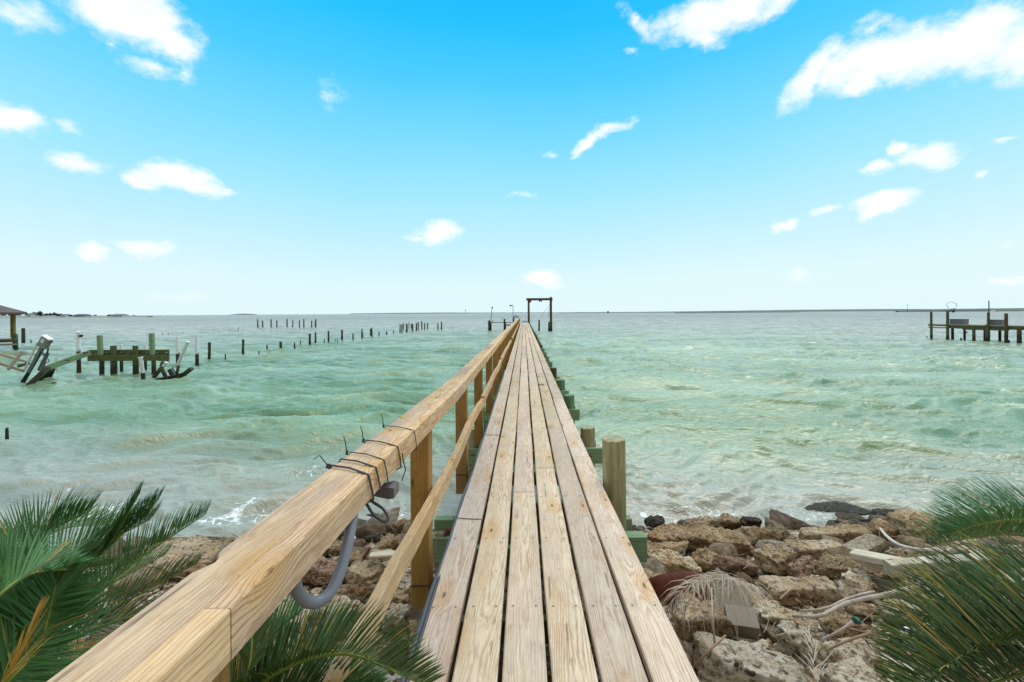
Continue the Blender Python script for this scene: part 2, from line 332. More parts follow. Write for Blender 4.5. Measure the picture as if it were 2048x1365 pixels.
def ground_mat():
    m, g, p = mat('shore_ground')
    P = g.node('ShaderNodeNewGeometry').outputs['Position']
    n = g.noise(P, 6.0, 6, 0.65)
    c = g.ramp(n, [(0.3, srgb(74, 58, 40)), (0.5, srgb(124, 100, 72)), (0.65, srgb(156, 132, 100)), (0.8, srgb(176, 160, 132))])
    v = g.node('ShaderNodeTexVoronoi', None, Vector=P, Scale=40.0)
    c = g.mix(0.5, c, g.ramp(g.xyz(v.outputs['Color'])[0], [(0, srgb(60, 48, 36)), (0.5, srgb(130, 106, 78)), (1, srgb(200, 186, 160))]))
    fin(g, p, c, 0.9, g.m('ADD', v.outputs['Distance'], n), 0.03, 0.8, spec=0.2)
    return m
M['ground'] = ground_mat()

def water_mat():
    m, g, p = mat('bay_water')
    P = g.node('ShaderNodeNewGeometry').outputs['Position']; x, y, z = g.xyz(P)
    dist = g.v('LENGTH', g.com(x, y, 0))
    foam = g.node('ShaderNodeAttribute', {'attribute_name': 'foam'}).outputs['Fac']
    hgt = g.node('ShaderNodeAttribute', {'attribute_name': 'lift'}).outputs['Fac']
    st = g.com(g.m('MULTIPLY', x, 0.35), y, 0)
    pat = g.noise(st, 0.22, 3, 0.55)
    shore = g.ss(g.m('ADD', y, g.m('ADD', g.m('MULTIPLY', g.m('SUBTRACT', g.noise(P, 0.35, 2), 0.5), 3.0), g.m('MULTIPLY', x, 0.12))), 9.2, 4.6)
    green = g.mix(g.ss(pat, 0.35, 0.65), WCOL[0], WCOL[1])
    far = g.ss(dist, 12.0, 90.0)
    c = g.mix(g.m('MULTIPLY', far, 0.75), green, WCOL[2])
    ch_ = g.noise(g.com(g.m('MULTIPLY', x, 0.22), y, 1.0), 0.9, 5, 0.7)
    c = g.v('SCALE', c, scale=g.lin(g.m('MULTIPLY', g.m('SUBTRACT', ch_, 0.5), g.lin(dist, 20, 90, 0.0, 1.0)), -0.16, 0.16, 0.6, 1.4))
    c = g.mix(shore, c, WCOL[3])
    c = g.v('SCALE', c, scale=g.lin(hgt, -0.06, 0.09, 0.84, 1.16))  # crest glow and trough shade put into the colour by wave height
    # foam
    fn = g.noise(P, 17.0, 5, 0.7); fl = g.vor(g.v('ADD', P, g.v('SCALE', g.noise(P, 5.0, 2, out='Color'), scale=0.25)), 6.5, feat='DISTANCE_TO_EDGE')
    web = g.m('SUBTRACT', 1.0, g.ss(fl, 0.01, 0.09))
    fm = g.ss(g.m('ADD', g.m('ADD', g.m('MULTIPLY', web, 0.35), g.m('MULTIPLY', g.m('SUBTRACT', fn, 0.5), 1.7)), foam), 0.72, 1.0)
    c = g.mix(fm, c, (0.82, 0.85, 0.82))
    # ripples: elongated along the crests
    wv = g.com(g.m('MULTIPLY', x, 0.5), g.m('ADD', y, g.m('MULTIPLY', x, 0.14)), 0)
    r1 = g.noise(wv, 13.0, 4, 0.6, 0.5)
    r2 = g.noise(g.com(g.m('MULTIPLY', x, 0.4), y, 3.0), 2.2, 4, 0.62, 0.4)
    r3 = g.noise(g.com(g.m('MULTIPLY', x, 0.35), y, 7.0), 0.6, 4, 0.65, 0.3)
    h = g.m('ADD', g.m('MULTIPLY', r1, 0.035), g.m('ADD', g.m('MULTIPLY', r2, g.lin(dist, 8, 80, 0.04, 0.7)), g.m('MULTIPLY', r3, g.lin(dist, 60, 200, 0.0, 6.0))))
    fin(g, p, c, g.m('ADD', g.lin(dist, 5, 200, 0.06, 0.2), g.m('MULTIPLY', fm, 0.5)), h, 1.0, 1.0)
    p.inputs['IOR'].default_value = 1.5; p.inputs['Specular Tint'].default_value = (1.0, 0.88, 0.80, 1)
    return m
WCOL = [srgb(98, 130, 82), srgb(138, 164, 126), srgb(178, 176, 166), srgb(154, 155, 138)]
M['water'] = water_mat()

def leaf_mat(name, c1, c2, rough=0.38):
    m, g, p = mat(name)
    P = g.node('ShaderNodeTexCoord').outputs['Object']
    rnd = g.node('ShaderNodeObjectInfo').outputs['Random']
    t = g.node('ShaderNodeAttribute', {'attribute_name': 'tint'}).outputs['Fac']
    c = g.mix(g.m('ADD', g.m('MULTIPLY', g.noise(P, 14.0, 2), 0.6), g.m('MULTIPLY', rnd, 0.4)), c1, c2)
    c = g.mix(g.ss(t, 0.86, 1.0), c, g.mix(rnd, srgb(168, 150, 60), srgb(176, 112, 44)))
    c = g.mix(g.lin(t, 0.0, 0.5, 0.0, 0.3), c, tuple(q*1.9 for q in c2))
    fin(g, p, c, rough, spec=0.2)
    tr = g.node('ShaderNodeBsdfTranslucent', None, Color=g.v('MULTIPLY', c, (1.2, 1.25, 0.6))); mx = g.N.new('ShaderNodeMixShader'); mx.inputs[0].default_value = 0.15
    out = [n_ for n_ in g.N if n_.type == 'OUTPUT_MATERIAL'][0]
    g.L.new(p.outputs[0], mx.inputs[1]); g.L.new(tr.outputs[0], mx.inputs[2]); g.L.new(mx.outputs[0], out.inputs[0])
    return m
M['leaf'] = leaf_mat('sago_leaf', srgb(38, 72, 36), srgb(80, 122, 66), 0.45)
M['leafwarm'] = leaf_mat('sago_leaf_warm', srgb(34, 54, 26), srgb(74, 92, 42), 0.45)
M['leafdead'] = leaf_mat('dead_sago_leaf', srgb(176, 134, 64), srgb(206, 172, 92), 0.6)
M['rachis'] = simple('palm_rib', srgb(120, 134, 44), 0.5, 0.2, 30)
M['trunk'] = simple('sago_trunk', srgb(84, 62, 40), 0.9, 0.4, 30, bump=0.02)
M['foliage'] = leaf_mat('tree_foliage', srgb(46, 62, 48), srgb(84, 98, 80), 0.8)
M['bark'] = simple('bark', srgb(86, 72, 58), 0.9, 0.3, 10, bump=0.02)
M['marsh'] = simple('marsh_grass', srgb(92, 104, 88), 0.9, 0.25, 0.02)
M['sand'] = simple('far_sand', srgb(140, 142, 128), 0.9, 0.15, 0.05)
M['housewhite'] = simple('pale_house_paint', srgb(200, 206, 208), 0.7, 0.08, 0.3)
M['houseblue'] = simple('blue_house_paint', srgb(120, 150, 170), 0.7, 0.08, 0.3)
M['houseroof'] = simple('house_roof', srgb(112, 118, 124), 0.8, 0.1, 0.3)
M['window'] = simple('window_glass', srgb(50, 60, 70), 0.15, 0.1)

# ------------------------------------------------------------------ building helpers
WM = {}                                       # world matrices, so that children keep their place
class MB:
    def __init__(s): s.v = []; s.f = []
    def add(s, vs, fs):
        o = len(s.v); s.v += [tuple(q) for q in vs]; s.f += [tuple(o+i for i in q) for q in fs]
    def box(s, c, sz, rot=None):
        c = Vector(c); vs = []
        for sx in (-.5, .5):
            for sy in (-.5, .5):
                for sz_ in (-.5, .5):
                    q = Vector((sx*sz[0], sy*sz[1], sz_*sz[2]))
                    if rot is not None: q = rot @ q
                    vs.append(c+q)
        s.add(vs, [(0, 1, 3, 2), (4, 6, 7, 5), (0, 4, 5, 1), (2, 3, 7, 6), (0, 2, 6, 4), (1, 5, 7, 3)])
    def tube(s, pts, rad, n=10, cap=True, jitter=0.0):
        pts = [Vector(p) for p in pts]
        if not hasattr(rad, '__len__'): rad = [rad]*len(pts)
        up = None; rings = []
        for i, p in enumerate(pts):
            t = (pts[min(i+1, len(pts)-1)]-pts[max(i-1, 0)]).normalized()
            if up is None:
                up = Vector((0, 0, 1)) if abs(t.z) < 0.9 else Vector((0, 1, 0))
            a = t.cross(up).normalized(); b = a.cross(t).normalized(); up = b
            ring = []
            for k in range(n):
                an = 2*math.pi*k/n; r = rad[i]*(1+random.uniform(-jitter, jitter))
                ring.append(p+a*math.cos(an)*r+b*math.sin(an)*r)
            rings.append(ring)
        vs = [q for r_ in rings for q in r_]; fs = []
        for i in range(len(pts)-1):
            for k in range(n):
                fs.append((i*n+k, i*n+(k+1) % n, (i+1)*n+(k+1) % n, (i+1)*n+k))
        if cap:
            fs.append(tuple(range(n))[::-1]); fs.append(tuple((len(pts)-1)*n+k for k in range(n)))
        s.add(vs, fs)
    def bar(s, p0, p1, w, h, up=(0, 0, 1)):
        p0 = Vector(p0); p1 = Vector(p1); t = (p1-p0).normalized(); up = Vector(up)
        a = t.cross(up)
        if a.length < 1e-3: a = t.cross(Vector((0, 1, 0)))
        a.normalize(); b = a.cross(t).normalized()
        vs = [p+a*sx*w/2+b*sz*h/2 for p in (p0, p1) for sx, sz in ((-1, -1), (1, -1), (1, 1), (-1, 1))]
        s.add(vs, [(3, 2, 1, 0), (4, 5, 6, 7), (0, 1, 5, 4), (1, 2, 6, 5), (2, 3, 7, 6), (3, 0, 4, 7)])
    def build(s, name, m, parent=None, origin=None, smooth=False):
        if origin is None:
            a = np.array(s.v); origin = ((a[:, 0].min()+a[:, 0].max())/2, (a[:, 1].min()+a[:, 1].max())/2, a[:, 2].min())
        origin = Vector(origin)
        me = bpy.data.meshes.new(name); me.from_pydata([tuple(Vector(q)-origin) for q in s.v], [], s.f)
        if smooth:
            me.polygons.foreach_set('use_smooth', [True]*len(me.polygons))
        me.materials.append(M[m]); me.update()
        return link(name, me, Matrix.Translation(origin), parent)

def link(name, data, mw, parent=None):
    o = bpy.data.objects.new(name, data); COL.objects.link(o)
    o.matrix_basis = mw; WM[o.name] = mw.copy()
    if parent is not None:
        o.parent = parent; o.matrix_parent_inverse = WM[parent.name].inverted()
    return o
def thing(name, label, cat, loc=(0, 0, 0), group=None, kind=None):
    o = link(name, None, Matrix.Translation(Vector(loc))); o.empty_display_size = 0.1
    return tag(o, label, cat, group, kind)
def tag(o, label=None, cat=None, group=None, kind=None):
    if label: o['label'] = label
    if cat: o['category'] = cat
    if group: o['group'] = group
    if kind: o['kind'] = kind
    return o

def board(name, p0, p1, w, h, m, parent, up=(0, 0, 1), ch=0.003, seg=1, sag=None, rough=0.0, roll=0.0):
    """a sawn board, its length along its own Y; small chamfers on the long edges"""
    p0 = Vector(p0); p1 = Vector(p1); t = (p1-p0); L = t.length; t.normalize()
    a = t.cross(Vector(up)).normalized(); b = a.cross(t).normalized()
    if roll: 
        q = Matrix.Rotation(roll, 3, t); a = q @ a; b = q @ b
    mw = Matrix(((a.x, t.x, b.x, p0.x), (a.y, t.y, b.y, p0.y), (a.z, t.z, b.z, p0.z), (0, 0, 0, 1)))
    prof = [(-w/2+ch, -h/2), (w/2-ch, -h/2), (w/2, -h/2+ch), (w/2, h/2-ch), (w/2-ch, h/2), (-w/2+ch, h/2), (-w/2, h/2-ch), (-w/2, -h/2+ch)]
    vs, fs = [], []
    ys = [0.0] + [L*i/seg for i in range(1, seg)] + [L]
    r1, r2 = random.uniform(0, 99), random.uniform(0, 99)
    for y in ys:
        ex = rough*mnoise.noise((r1, y*0.9, 0)); ez = rough*mnoise.noise((r2, y*0.8, 3))
        for x, z in prof:
            q = Vector((x+ex+rough*0.25*mnoise.noise((x*9, y*4, r1)), y, z+ez))
            if sag: q.z -= sag(p0.y+y)
            vs.append(q)
    n = 8
    for i in range(len(ys)-1):
        for k in range(n): fs.append((i*n+k, i*n+(k+1) % n, (i+1)*n+(k+1) % n, (i+1)*n+k))
    fs.append(tuple(range(n))[::-1]); fs.append(tuple((len(ys)-1)*n+k for k in range(n)))
    me = bpy.data.meshes.new(name); me.from_pydata([tuple(v) for v in vs], [], [f[::-1] for f in fs]); me.materials.append(M[m]); me.update()
    return link(name, me, mw, parent)

def pole(name, base, top, r0, r1, m, parent=None, jag=0.0, n=14, bumpy=0.03, steps=None):
    base = Vector(base); top = Vector(top); L = (top-base).length
    k = steps or max(3, min(12, int(L/0.25)+2)); mb = MB()
    pts = [base.lerp(top, i/(k-1)) for i in range(k)]
    rad = [(r0+(r1-r0)*i/(k-1)) for i in range(k)]
    mb.tube(pts, rad, n, True, bumpy)
    if jag:
        o = len(mb.v)-n
        for q in range(n):
            x, y, z = mb.v[o+q]; mb.v[o+q] = (x, y, z-abs(mnoise.noise((x*30, y*30, base.x*7)))*jag*2)
    else:                                     # chamfered, slightly rough head
        tp = top+(top-base).normalized()*min(0.012, r1*0.15)
        o = len(mb.v)-n; c = top
        vs = [c+(Vector(mb.v[o+q])-c)*0.9+(tp-top) for q in range(n)]
        mb.f.pop(); oo = len(mb.v); mb.v += [tuple(v) for v in vs]
        for q in range(n): mb.f.append((o+q, o+(q+1) % n, oo+(q+1) % n, oo+q))
        mb.f.append(tuple(oo+q for q in range(n)))
    return mb.build(name, m, parent, origin=base, smooth=False)

def ramp_interp(t, pts):
    for (a, b), (c, d) in zip(pts, pts[1:]):
        if t <= c: return b+(d-b)*(t-a)/(c-a)
    return pts[-1][1]

# ------------------------------------------------------------------ ground and water
def gz(x, y):                                 # height of the bank
    b = ramp_interp(y, [(-30, 1.15), (0, 0.98), (1.2, 0.80), (2.4, 0.56), (4.3, 0.10), (5.2, -0.2), (7, -0.8), (14, -1.6), (400, -3)])
    b += -0.10*max(0.0, min(1.0, (-x-1.0)/2.0))*(1 if y > 1 else 0)
    return b + 0.05*mnoise.noise((x*1.3, y*1.3, 0)) + 0.03*mnoise.noise((x*4, y*4, 2))
def make_ground():
    xs = sorted(set([-400, -150, -60, -30, -18] + [round(-12+i*0.12, 3) for i in range(201)] + [18, 30, 60, 150, 400]))
    ys = sorted(set([-400, -120, -40, -15, -6] + [round(-3+i*0.12, 3) for i in range(90)] + [9, 14, 30, 80, 400]))
    vs = [(x, y, gz(x, y)) for y in ys for x in xs]; nx = len(xs)
    fs = [(j*nx+i, j*nx+i+1, (j+1)*nx+i+1, (j+1)*nx+i) for j in range(len(ys)-1) for i in range(nx-1)]
    me = bpy.data.meshes.new('ground'); me.from_pydata(vs, [], fs); me.materials.append(M['ground'])
    me.polygons.foreach_set('use_smooth', [True]*len(me.polygons))
    tag(link('ground', me, Matrix()), kind='structure')
make_ground()

def make_water():
    an = np.concatenate([np.linspace(R(-88), R(-60), 60), np.linspace(R(-59.9), R(59.9), 800), np.linspace(R(60), R(88), 60)])
    rr = np.concatenate([1.9*np.exp(np.linspace(0, math.log(150/1.9), 980)), 150*np.exp(np.linspace(0, math.log(30000/150), 160))[1:]])
    na, nr = len(an), len(rr)
    A, Rr = np.meshgrid(an, rr); X = Rr*np.sin(A); Y = Rr*np.cos(A)
    Z = np.zeros_like(X)
    sp = np.where(Rr < 150, Rr*math.log(150/1.9)/980, Rr*0.033)
    r = np.random.default_rng(3)
    wx = X + 0.5*np.sin(Y*0.7+0.3*X) + 0.25*np.sin(Y*1.9-X*1.1); wyy = Y + 0.35*np.sin(X*0.9+1.3) + 0.2*np.sin(X*2.3+Y*0.6)
    for i in range(150):
        lam = 0.12*(4.5/0.12)**(i/149.0); k = 2*math.pi/lam
        th = r.normal(R(10), R(26))
        amp = WAVE*0.0046*lam**0.46*min(1.0, (lam/0.22)**0.5)
        ph = r.uniform(0, 6.28)
        fade = np.clip((lam/(sp*2.4)-1)*0.8, 0, 1)
        sh = np.clip((Y-3.4)/(0.8+lam*0.9), 0, 1)
        a_, b_, c_ = r.uniform(.15, .7), r.uniform(.15, .8), r.uniform(0, 6)
        env = np.clip(0.35+0.65*np.sin(X*a_/lam**.6+Y*b_/lam**.6+c_), 0, 1)*1.25
        w = np.sin(k*(wx*math.sin(th)+wyy*math.cos(th))+ph)
        w = 1.8*((w+1)*0.5)**2.6-0.5
        Z += amp*fade*sh*env*w
    for i in range(16):                       # the wind's own wave rows, crests nearly parallel to the shore
        lam = 0.45*(2.0/0.45)**(i/15.0); k = 2*math.pi/lam; th = r.normal(R(7), R(8)); ph = r.uniform(0, 6.28)
        fade = np.clip((lam/(sp*2.4)-1)*0.8, 0, 1); sh = np.clip((Y-3.8)/(0.8+lam), 0, 1)
        env = np.clip(np.sin(X*r.uniform(.2, .7)/lam**.5+Y*r.uniform(.1, .5)+r.uniform(0, 6)), 0, 1)
        w = np.sin(k*(wx*math.sin(th)+wyy*math.cos(th))+ph); Z += 0.016*lam**0.9*fade*sh*env*(1.8*((w+1)*0.5)**3-0.55)
    # named crests of the photograph: (x, y in the photograph, half width m, height m)
    for (px, py, hw, hh, sl) in [(430, 782, 1.6, 0.13, .12), (600, 865, 2.0, 0.10, .1), (880, 800, 1.6, 0.07, 0), (560, 965, 1.2, 0.085, .15), (1440, 1005, 1.1, 0.10, .12), (1580, 815, 2.4, 0.09, .05),
                                 (1870, 805, 2.6, 0.10, 0.05), (1400, 700, 2.0, 0.14, 0), (1310, 770, 2.4, 0.10, 0), (1760, 885, 1.3, 0.09, -.1), (1420, 925, 1.3, 0.08, -.1), (150, 890, 2.0, 0.07, 0.05), (1180, 905, 0.9, 0.05, 0)]:
        c = onz(px, py); ca, sa = math.cos(sl), math.sin(sl)
        lx = (X-c.x)*ca+(Y-c.y)*sa; ly = -(X-c.x)*sa+(Y-c.y)*ca+0.12*np.sin(lx*3.1+px)
        dep = 0.16+hw*0.10
        prof = np.exp(-np.abs(lx/hw)**2.4)*np.where(ly < 0, np.exp(-(ly/(dep*0.9))**2), np.exp(-(ly/(dep*2.2))**2))
        hh *= 0.75
        Z += hh*prof - 0.25*hh*np.exp(-(lx/hw)**2)*np.exp(-((ly+dep*2.2)/dep)**2)
    F = np.zeros_like(X)
    edge = 4.75
    F += np.clip(1-np.abs(Y-edge)/0.6, 0, 1)*0.36
    pn = np.sin(X*1.7+Y*2.9+1)*np.sin(X*0.8-Y*1.7+2)+0.6*np.sin(X*3.1-Y*4.3)
    F += np.clip(pn-0.35, 0, 1)*np.clip((8.6-Y)/2.5, 0, 1)*np.where(X < -0.2, 0.5, 0.16)
    for (x0, y0, x1, y1, wd) in [(600, 1000, 700, 980, .06), (350, 975, 460, 920, .07), (470, 1020, 560, 1005, .08), (400, 1060, 520, 1010, .1), (230, 990, 330, 965, .07), (700, 1075, 800, 1040, .2), (320, 1075, 480, 1030, .07), (1330, 1010, 1400, 985, .07), (1290, 1030, 1560, 1040, .1), (60, 1010, 200, 960, .06)]:
        a = onz(x0, y0); b = onz(x1, y1); d = b-a; L2 = d.x*d.x+d.y*d.y
        t = np.clip(((X-a.x)*d.x+(Y-a.y)*d.y)/L2, 0, 1)
        dd = np.hypot(X-a.x-t*d.x, Y-a.y-t*d.y+0.08*np.sin(X*6))
        F += 0.34*np.exp(-(dd/wd)**2)
    vs = np.stack([X.ravel(), Y.ravel(), Z.ravel()], 1)
    me = bpy.data.meshes.new('water'); me.vertices.add(len(vs)); me.vertices.foreach_set('co', vs.ravel())
    idx = np.arange(na*nr).reshape(nr, na)
    q = np.stack([idx[:-1, :-1], idx[:-1, 1:], idx[1:, 1:], idx[1:, :-1]], -1).reshape(-1, 4)[:, ::-1]
    me.loops.add(q.size); me.loops.foreach_set('vertex_index', q.ravel().astype(np.int32))
    me.polygons.add(len(q)); me.polygons.foreach_set('loop_start', np.arange(0, q.size, 4, dtype=np.int32))
    me.polygons.foreach_set('loop_total', np.full(len(q), 4, dtype=np.int32))
    me.update(); me.validate()
    me.polygons.foreach_set('use_smooth', [True]*len(me.polygons))
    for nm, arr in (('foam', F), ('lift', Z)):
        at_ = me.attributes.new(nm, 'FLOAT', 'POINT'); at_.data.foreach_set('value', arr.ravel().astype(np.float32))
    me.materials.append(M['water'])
    tag(link('water', me, Matrix()), kind='structure')
WAVE = 1.35
make_water()

# ------------------------------------------------------------------ the pier
def sag(Y): return min(0.065, max(0.0, 0.026*(Y-0.5)))
DZ = CAMZ-1.078                               # deck level at the near end
pier = thing('wooden_pier', 'long narrow pale plank pier with one handrail running out over the water', 'pier', (0.05, 2.0, 0))
PW, PG = 0.136, 0.0148
X0 = -0.374; END = 52.0
rows = [[-0.4, 1.05, 5.0, 9.2, 13.4, 17.2], [-0.6, 2.31, 6.2, 10.0, 14.4], [-0.3, 2.9, 7.2, 11.4, 15.6], [-0.8, 3.35, 7.6, 11.9], [-0.5, 4.45, 8.6, 12.4], [-0.7, 3.6, 6.1, 10.3]]
rows[0] = [-0.4, 5.0, 9.2, 13.4, 17.2]; rows[1] = [-0.6, 6.2, 10.0, 14.4]; rows[4] = [-0.5, 4.45, 8.6, 12.4]
for i in range(6):
    j = list(rows[i])
    while j[-1] < END-5: j.append(j[-1]+random.choice((3.66, 4.27, 4.9)))
    j.append(END+random.uniform(-0.1, 0.1))
    xc = X0+PW/2+i*(PW+PG)
    for a, b in zip(j, j[1:]):
        dx = random.uniform(-0.003, 0.003)
        seg = max(2, int((b-a)/0.25)) if a < 12 else 6
        board('deck_plank', (xc+dx, a+0.002, DZ-0.019+random.uniform(-0.0015, 0.0015)), (xc+dx, b-0.002, DZ-0.019), PW, 0.038, 'deck', pier, ch=0.004, seg=seg, sag=sag, rough=0.005)
# joists just under the planks
XC = X0+3*(PW+PG)-PG/2
for k in range(38):
    y = 0.62+0.55*k; zz = DZ-0.038-0.045-0.003-sag(y)
    board('joist', (X0+0.03, y, zz), (X0+6*PW+5*PG-0.03, y, zz), 0.038, 0.089, 'mossy' if k % 3 else 'green', pier, ch=0.002)
for xs_ in (X0+0.10, X0+6*PW+5*PG-0.10):
    for a, b in ((-0.5, 9.5), (9.52, 20.5), (20.52, 36), (36.02, 52)):
        board('stringer', (xs_, a, DZ-0.195), (xs_, b, DZ-0.195), 0.045, 0.14, 'brown', pier, ch=0.002, seg=4, sag=sag)
BZ = CAMZ-1.40                                # top of the cross beams, near end
Ys = [3.12, 5.03, 7.0, 8.64, 10.2, 11.9, 13.6, 15.2, 16.9, 18.8] + [18.8+1.85*i for i in range(1, 19)]
for i, y in enumerate(Ys):
    s_ = sag(y)
    rr = 0.081 if i != 0 else 0.08
    zt = BZ-s_
    xr = [0.61, 0.695, 0.69, 0.69, 0.645][i] if i < 5 else 0.66+random.uniform(-0.03, 0.03)
    tall = [0.53, 0.20, 0.20, 0.19, 0.23, 0.04, 0.10, 0.06, 0.14, 0.05][i] if i < 10 else random.choice((0.05, 0.08, 0.12, 0.0, 0.18))
    mt = ['pile', 'pile', 'gpile', 'gpile', 'bpile'][i] if i < 5 else random.choice(('gpile', 'bpile', 'gpile', 'mpile'))
    ztop = (CAMZ-0.862) if i == 0 else zt+tall
    pole('pile', (xr+0.01, y, -1.2), (xr, y, ztop), rr+0.006, rr-0.002, mt, pier, n=20, bumpy=0.02, jag=0.012)
    if i > 0:
        pole('pile', (-0.56, y, -1.2), (-0.555, y, zt+(0.20 if i == 1 else random.uniform(0.0, 0.1))), rr+0.006, rr-0.002, 'pile' if i == 1 else mt, pier, n=20, bumpy=0.02, jag=0.012)
    xl, xe = (-0.78, 0.84 if i < 2 else 0.83)
    if i == 0:
        xl, xe = -0.66, 0.79
    w = 0.045
    hb = 0.165
    bf = 'green' if i < 9 else random.choice(('green', 'mossy'))
    board('cross_beam', (xl, y-rr-w/2-0.012, zt-hb/2), (xe, y-rr-w/2-0.012, zt-hb/2), w if i else 0.09, hb, bf, pier, ch=0.003, seg=3, rough=0.004)
    board('cross_beam', (xl+0.02, y+rr+w/2+0.012, zt-hb/2+0.01), (xe-0.04, y+rr+w/2+0.012, zt-hb/2+0.01), w if i else 0.07, hb, bf, pier, ch=0.003, seg=3, rough=0.004)
    if i < 6:
        mb = MB(); mb.tube([(xr, y-rr-w-0.03, zt-hb*0.5), (xr, y-rr-w-0.01, zt-hb*0.5)], 0.014 if i != 1 else 0.018, 10)
        mb.build('bolt', 'bolt' if i == 1 else 'metal', pier)
# handrail: posts, a 2x4 on edge outside-in, a cap, a mid rail that leans
RT = CAMZ-0.406                               # top of the rail at the near end
py_ = [0.66, 2.20, 3.62, 4.95, 6.45, 7.85, 9.25] + [9.25+1.4*i for i in range(1, 31)]
for i, y in enumerate(py_):
    s_ = sag(y)
    board('rail_post', (-0.500, y, RT-s_-0.70-0.25), (-0.500, y, RT-s_-0.083), 0.088, 0.088, 'post', pier, up=(0, -1, 0), ch=0.004)
cuts_in = [-0.2, 0.636, 5.0, 9.3, 13.5, 17.8, 22, 26.3, 30.5, 34.8, 39, 43.3, 47.5, 51.3]
for a, b in zip(cuts_in, cuts_in[1:]):
    board('hand_rail', (-0.4335, a+0.001, RT-0.0375), (-0.4335, b-0.001, RT-0.0375), 0.040, 0.075, 'rail', pier, ch=0.0025, seg=12, sag=sag, rough=0.003)
cuts_out = [-0.2, 2.55, 6.9, 11.2, 15.4, 19.8, 24, 28.3, 32.5, 36.8, 41, 45.3, 51.3]
for a, b in zip(cuts_out, cuts_out[1:]):
    board('hand_rail', (-0.4975, a+0.001, RT-0.042), (-0.4975, b-0.001, RT-0.042), 0.085, 0.080, 'railtop', pier, ch=0.0025, seg=180 if a < 0 else 12, sag=sag, rough=0.003)
capb = [o for o in pier.children if o.name.startswith('hand_rail') and abs(o.location.x+0.4975) < 0.01 and o.location.y < 0][0]
yn = 0.545*910/648.0+0.2
for v in capb.data.vertices:
    d = abs(v.co.y-yn)
    if v.co.x < -0.038 and v.co.z > 0.0 and d < 0.03: v.co.x += 0.016*math.cos(d/0.03*1.57)
MR = CAMZ-0.80
mids = [(0.15, -0.434, 0, 1.9, -0.434, 0), (1.9, -0.434, 0, 4.55, -0.424, 0.012), (4.56, -0.420, 0.03, 8.4, -0.43, 0.005), (8.45, -0.43, 0.03, 14.6, -0.43, 0.0)]
for (a, xa, za, b, xb, zb) in mids:
    board('mid_rail', (xa, a, MR-sag(a)-0.035+za), (xb, b, MR-sag(b)-0.035+zb), 0.036, 0.076, 'rail', pier, ch=0.003, seg=10, rough=0.02)
for a in (16.2, 23, 30, 37, 44):
    board('mid_rail', (-0.43, a, MR-sag(a)-0.045), (-0.43, a+6.9 if a < 44 else 51, MR-sag(a)-0.045), 0.036, 0.076, 'rail', pier, ch=0.003, seg=4, rough=0.01)

# ties, conduit, cables
def tie_loop(name, y0, y1, r, parent, tail, m='tie', drop=0.0):
    """a tie round the rail: y0 on the outer edge, y1 on the inner edge"""
    zt = RT-sag(y0)+0.004; zb = zt-0.085
    xo, xi = -0.543, -0.4095
    ym = (y0+y1)/2
    P = [(xo, y0, zb), (xo, y0, zt-0.01), (xo+0.006, y0, zt+0.0005), (-0.48, ym+0.01, zt+0.0015), (xi-0.016, y1+0.002, zt+0.0015), (xi-0.003, y1, zt-0.003), (xi, y1, zt-0.016), (xi, y1+0.02, zb+0.03), (xi, y1+0.03, zb+0.006), (xi-0.014, y1+0.03, zb-0.002), (-0.48, ym, zb-0.003), (xo, y0, zb)]
    mb = MB(); mb.tube(P, r, 6, False)
    if tail:
        mb.tube([(xo-0.004, y0-0.004, zt-0.006), (xo-0.002, y0-0.001, zt+0.006)], r*2.2, 6)
        mb.tube([(xo-0.003, y0-0.003, zt), (xo-0.006-0.02*(tail == 2), y0-0.004, zt+0.03), (xo-0.012-0.03*(tail == 2), y0-0.004, zt+0.05-0.03*(tail == 2))], [0.0018, 0.0016, 0.0014], 5)
    return mb.build(name, m, parent)
zr = 'cable loop'
def yo_(px, py): 
    U, V = ray(px, py); return -0.545/U
ties = [(658, 938, 1.25, 1.285, 0.0030, 2, 'cable', 'grey cable loop round the handrail nearest the camera'),
        (676, 930, 1.34, 1.36, 0.0026, 0, 'cable', 'grey cable loop round the handrail, second nearest, without a tail'),
        (695, 914, 1.42, 1.44, 0.0019, 1.0, 'tie', 'thin black zip tie on the handrail with upright tail, beside the grey loops'),
        (728, 890, 1.575, 1.57, 0.0022, 1.1, 'tie', 'black zip tie on the handrail with a hanging end on its inner face'),
        (768, 857, 1.80, 1.79, 0.0018, 1.2, 'tie', 'thin black zip tie farthest out of those bunched on the handrail')]
for (px, py, y0, y1, r, tail, m, lab) in ties:
    y0 = yo_(px, py); y1 = y0+(y1-y0 if False else 0.0)
    U, V = ray(px+140 if m == 'cable' else px+110, py)
    tag(tie_loop('cable_tie', y0, y0-0.066, r, None, tail, m), lab, 'cable tie', 'ties bunched round the handrail')
mb = MB(); y0 = yo_(728, 890)+0.02; zt = RT-sag(y0)
y0 -= 0.05
mb.tube([(-0.408, y0, zt-0.03), (-0.402, y0-0.004, zt-0.06), (-0.400, y0+0.012, zt-0.09), (-0.404, y0-0.02, zt-0.115)], 0.002, 6)
mb.tube([(-0.408, y0-0.02, zt-0.035), (-0.405, y0-0.03, zt-0.07)], 0.0016, 6)
tag(mb.build('tie_end', 'tie'), 'loose black tie end dangling on the inner face of the handrail', 'tie end')
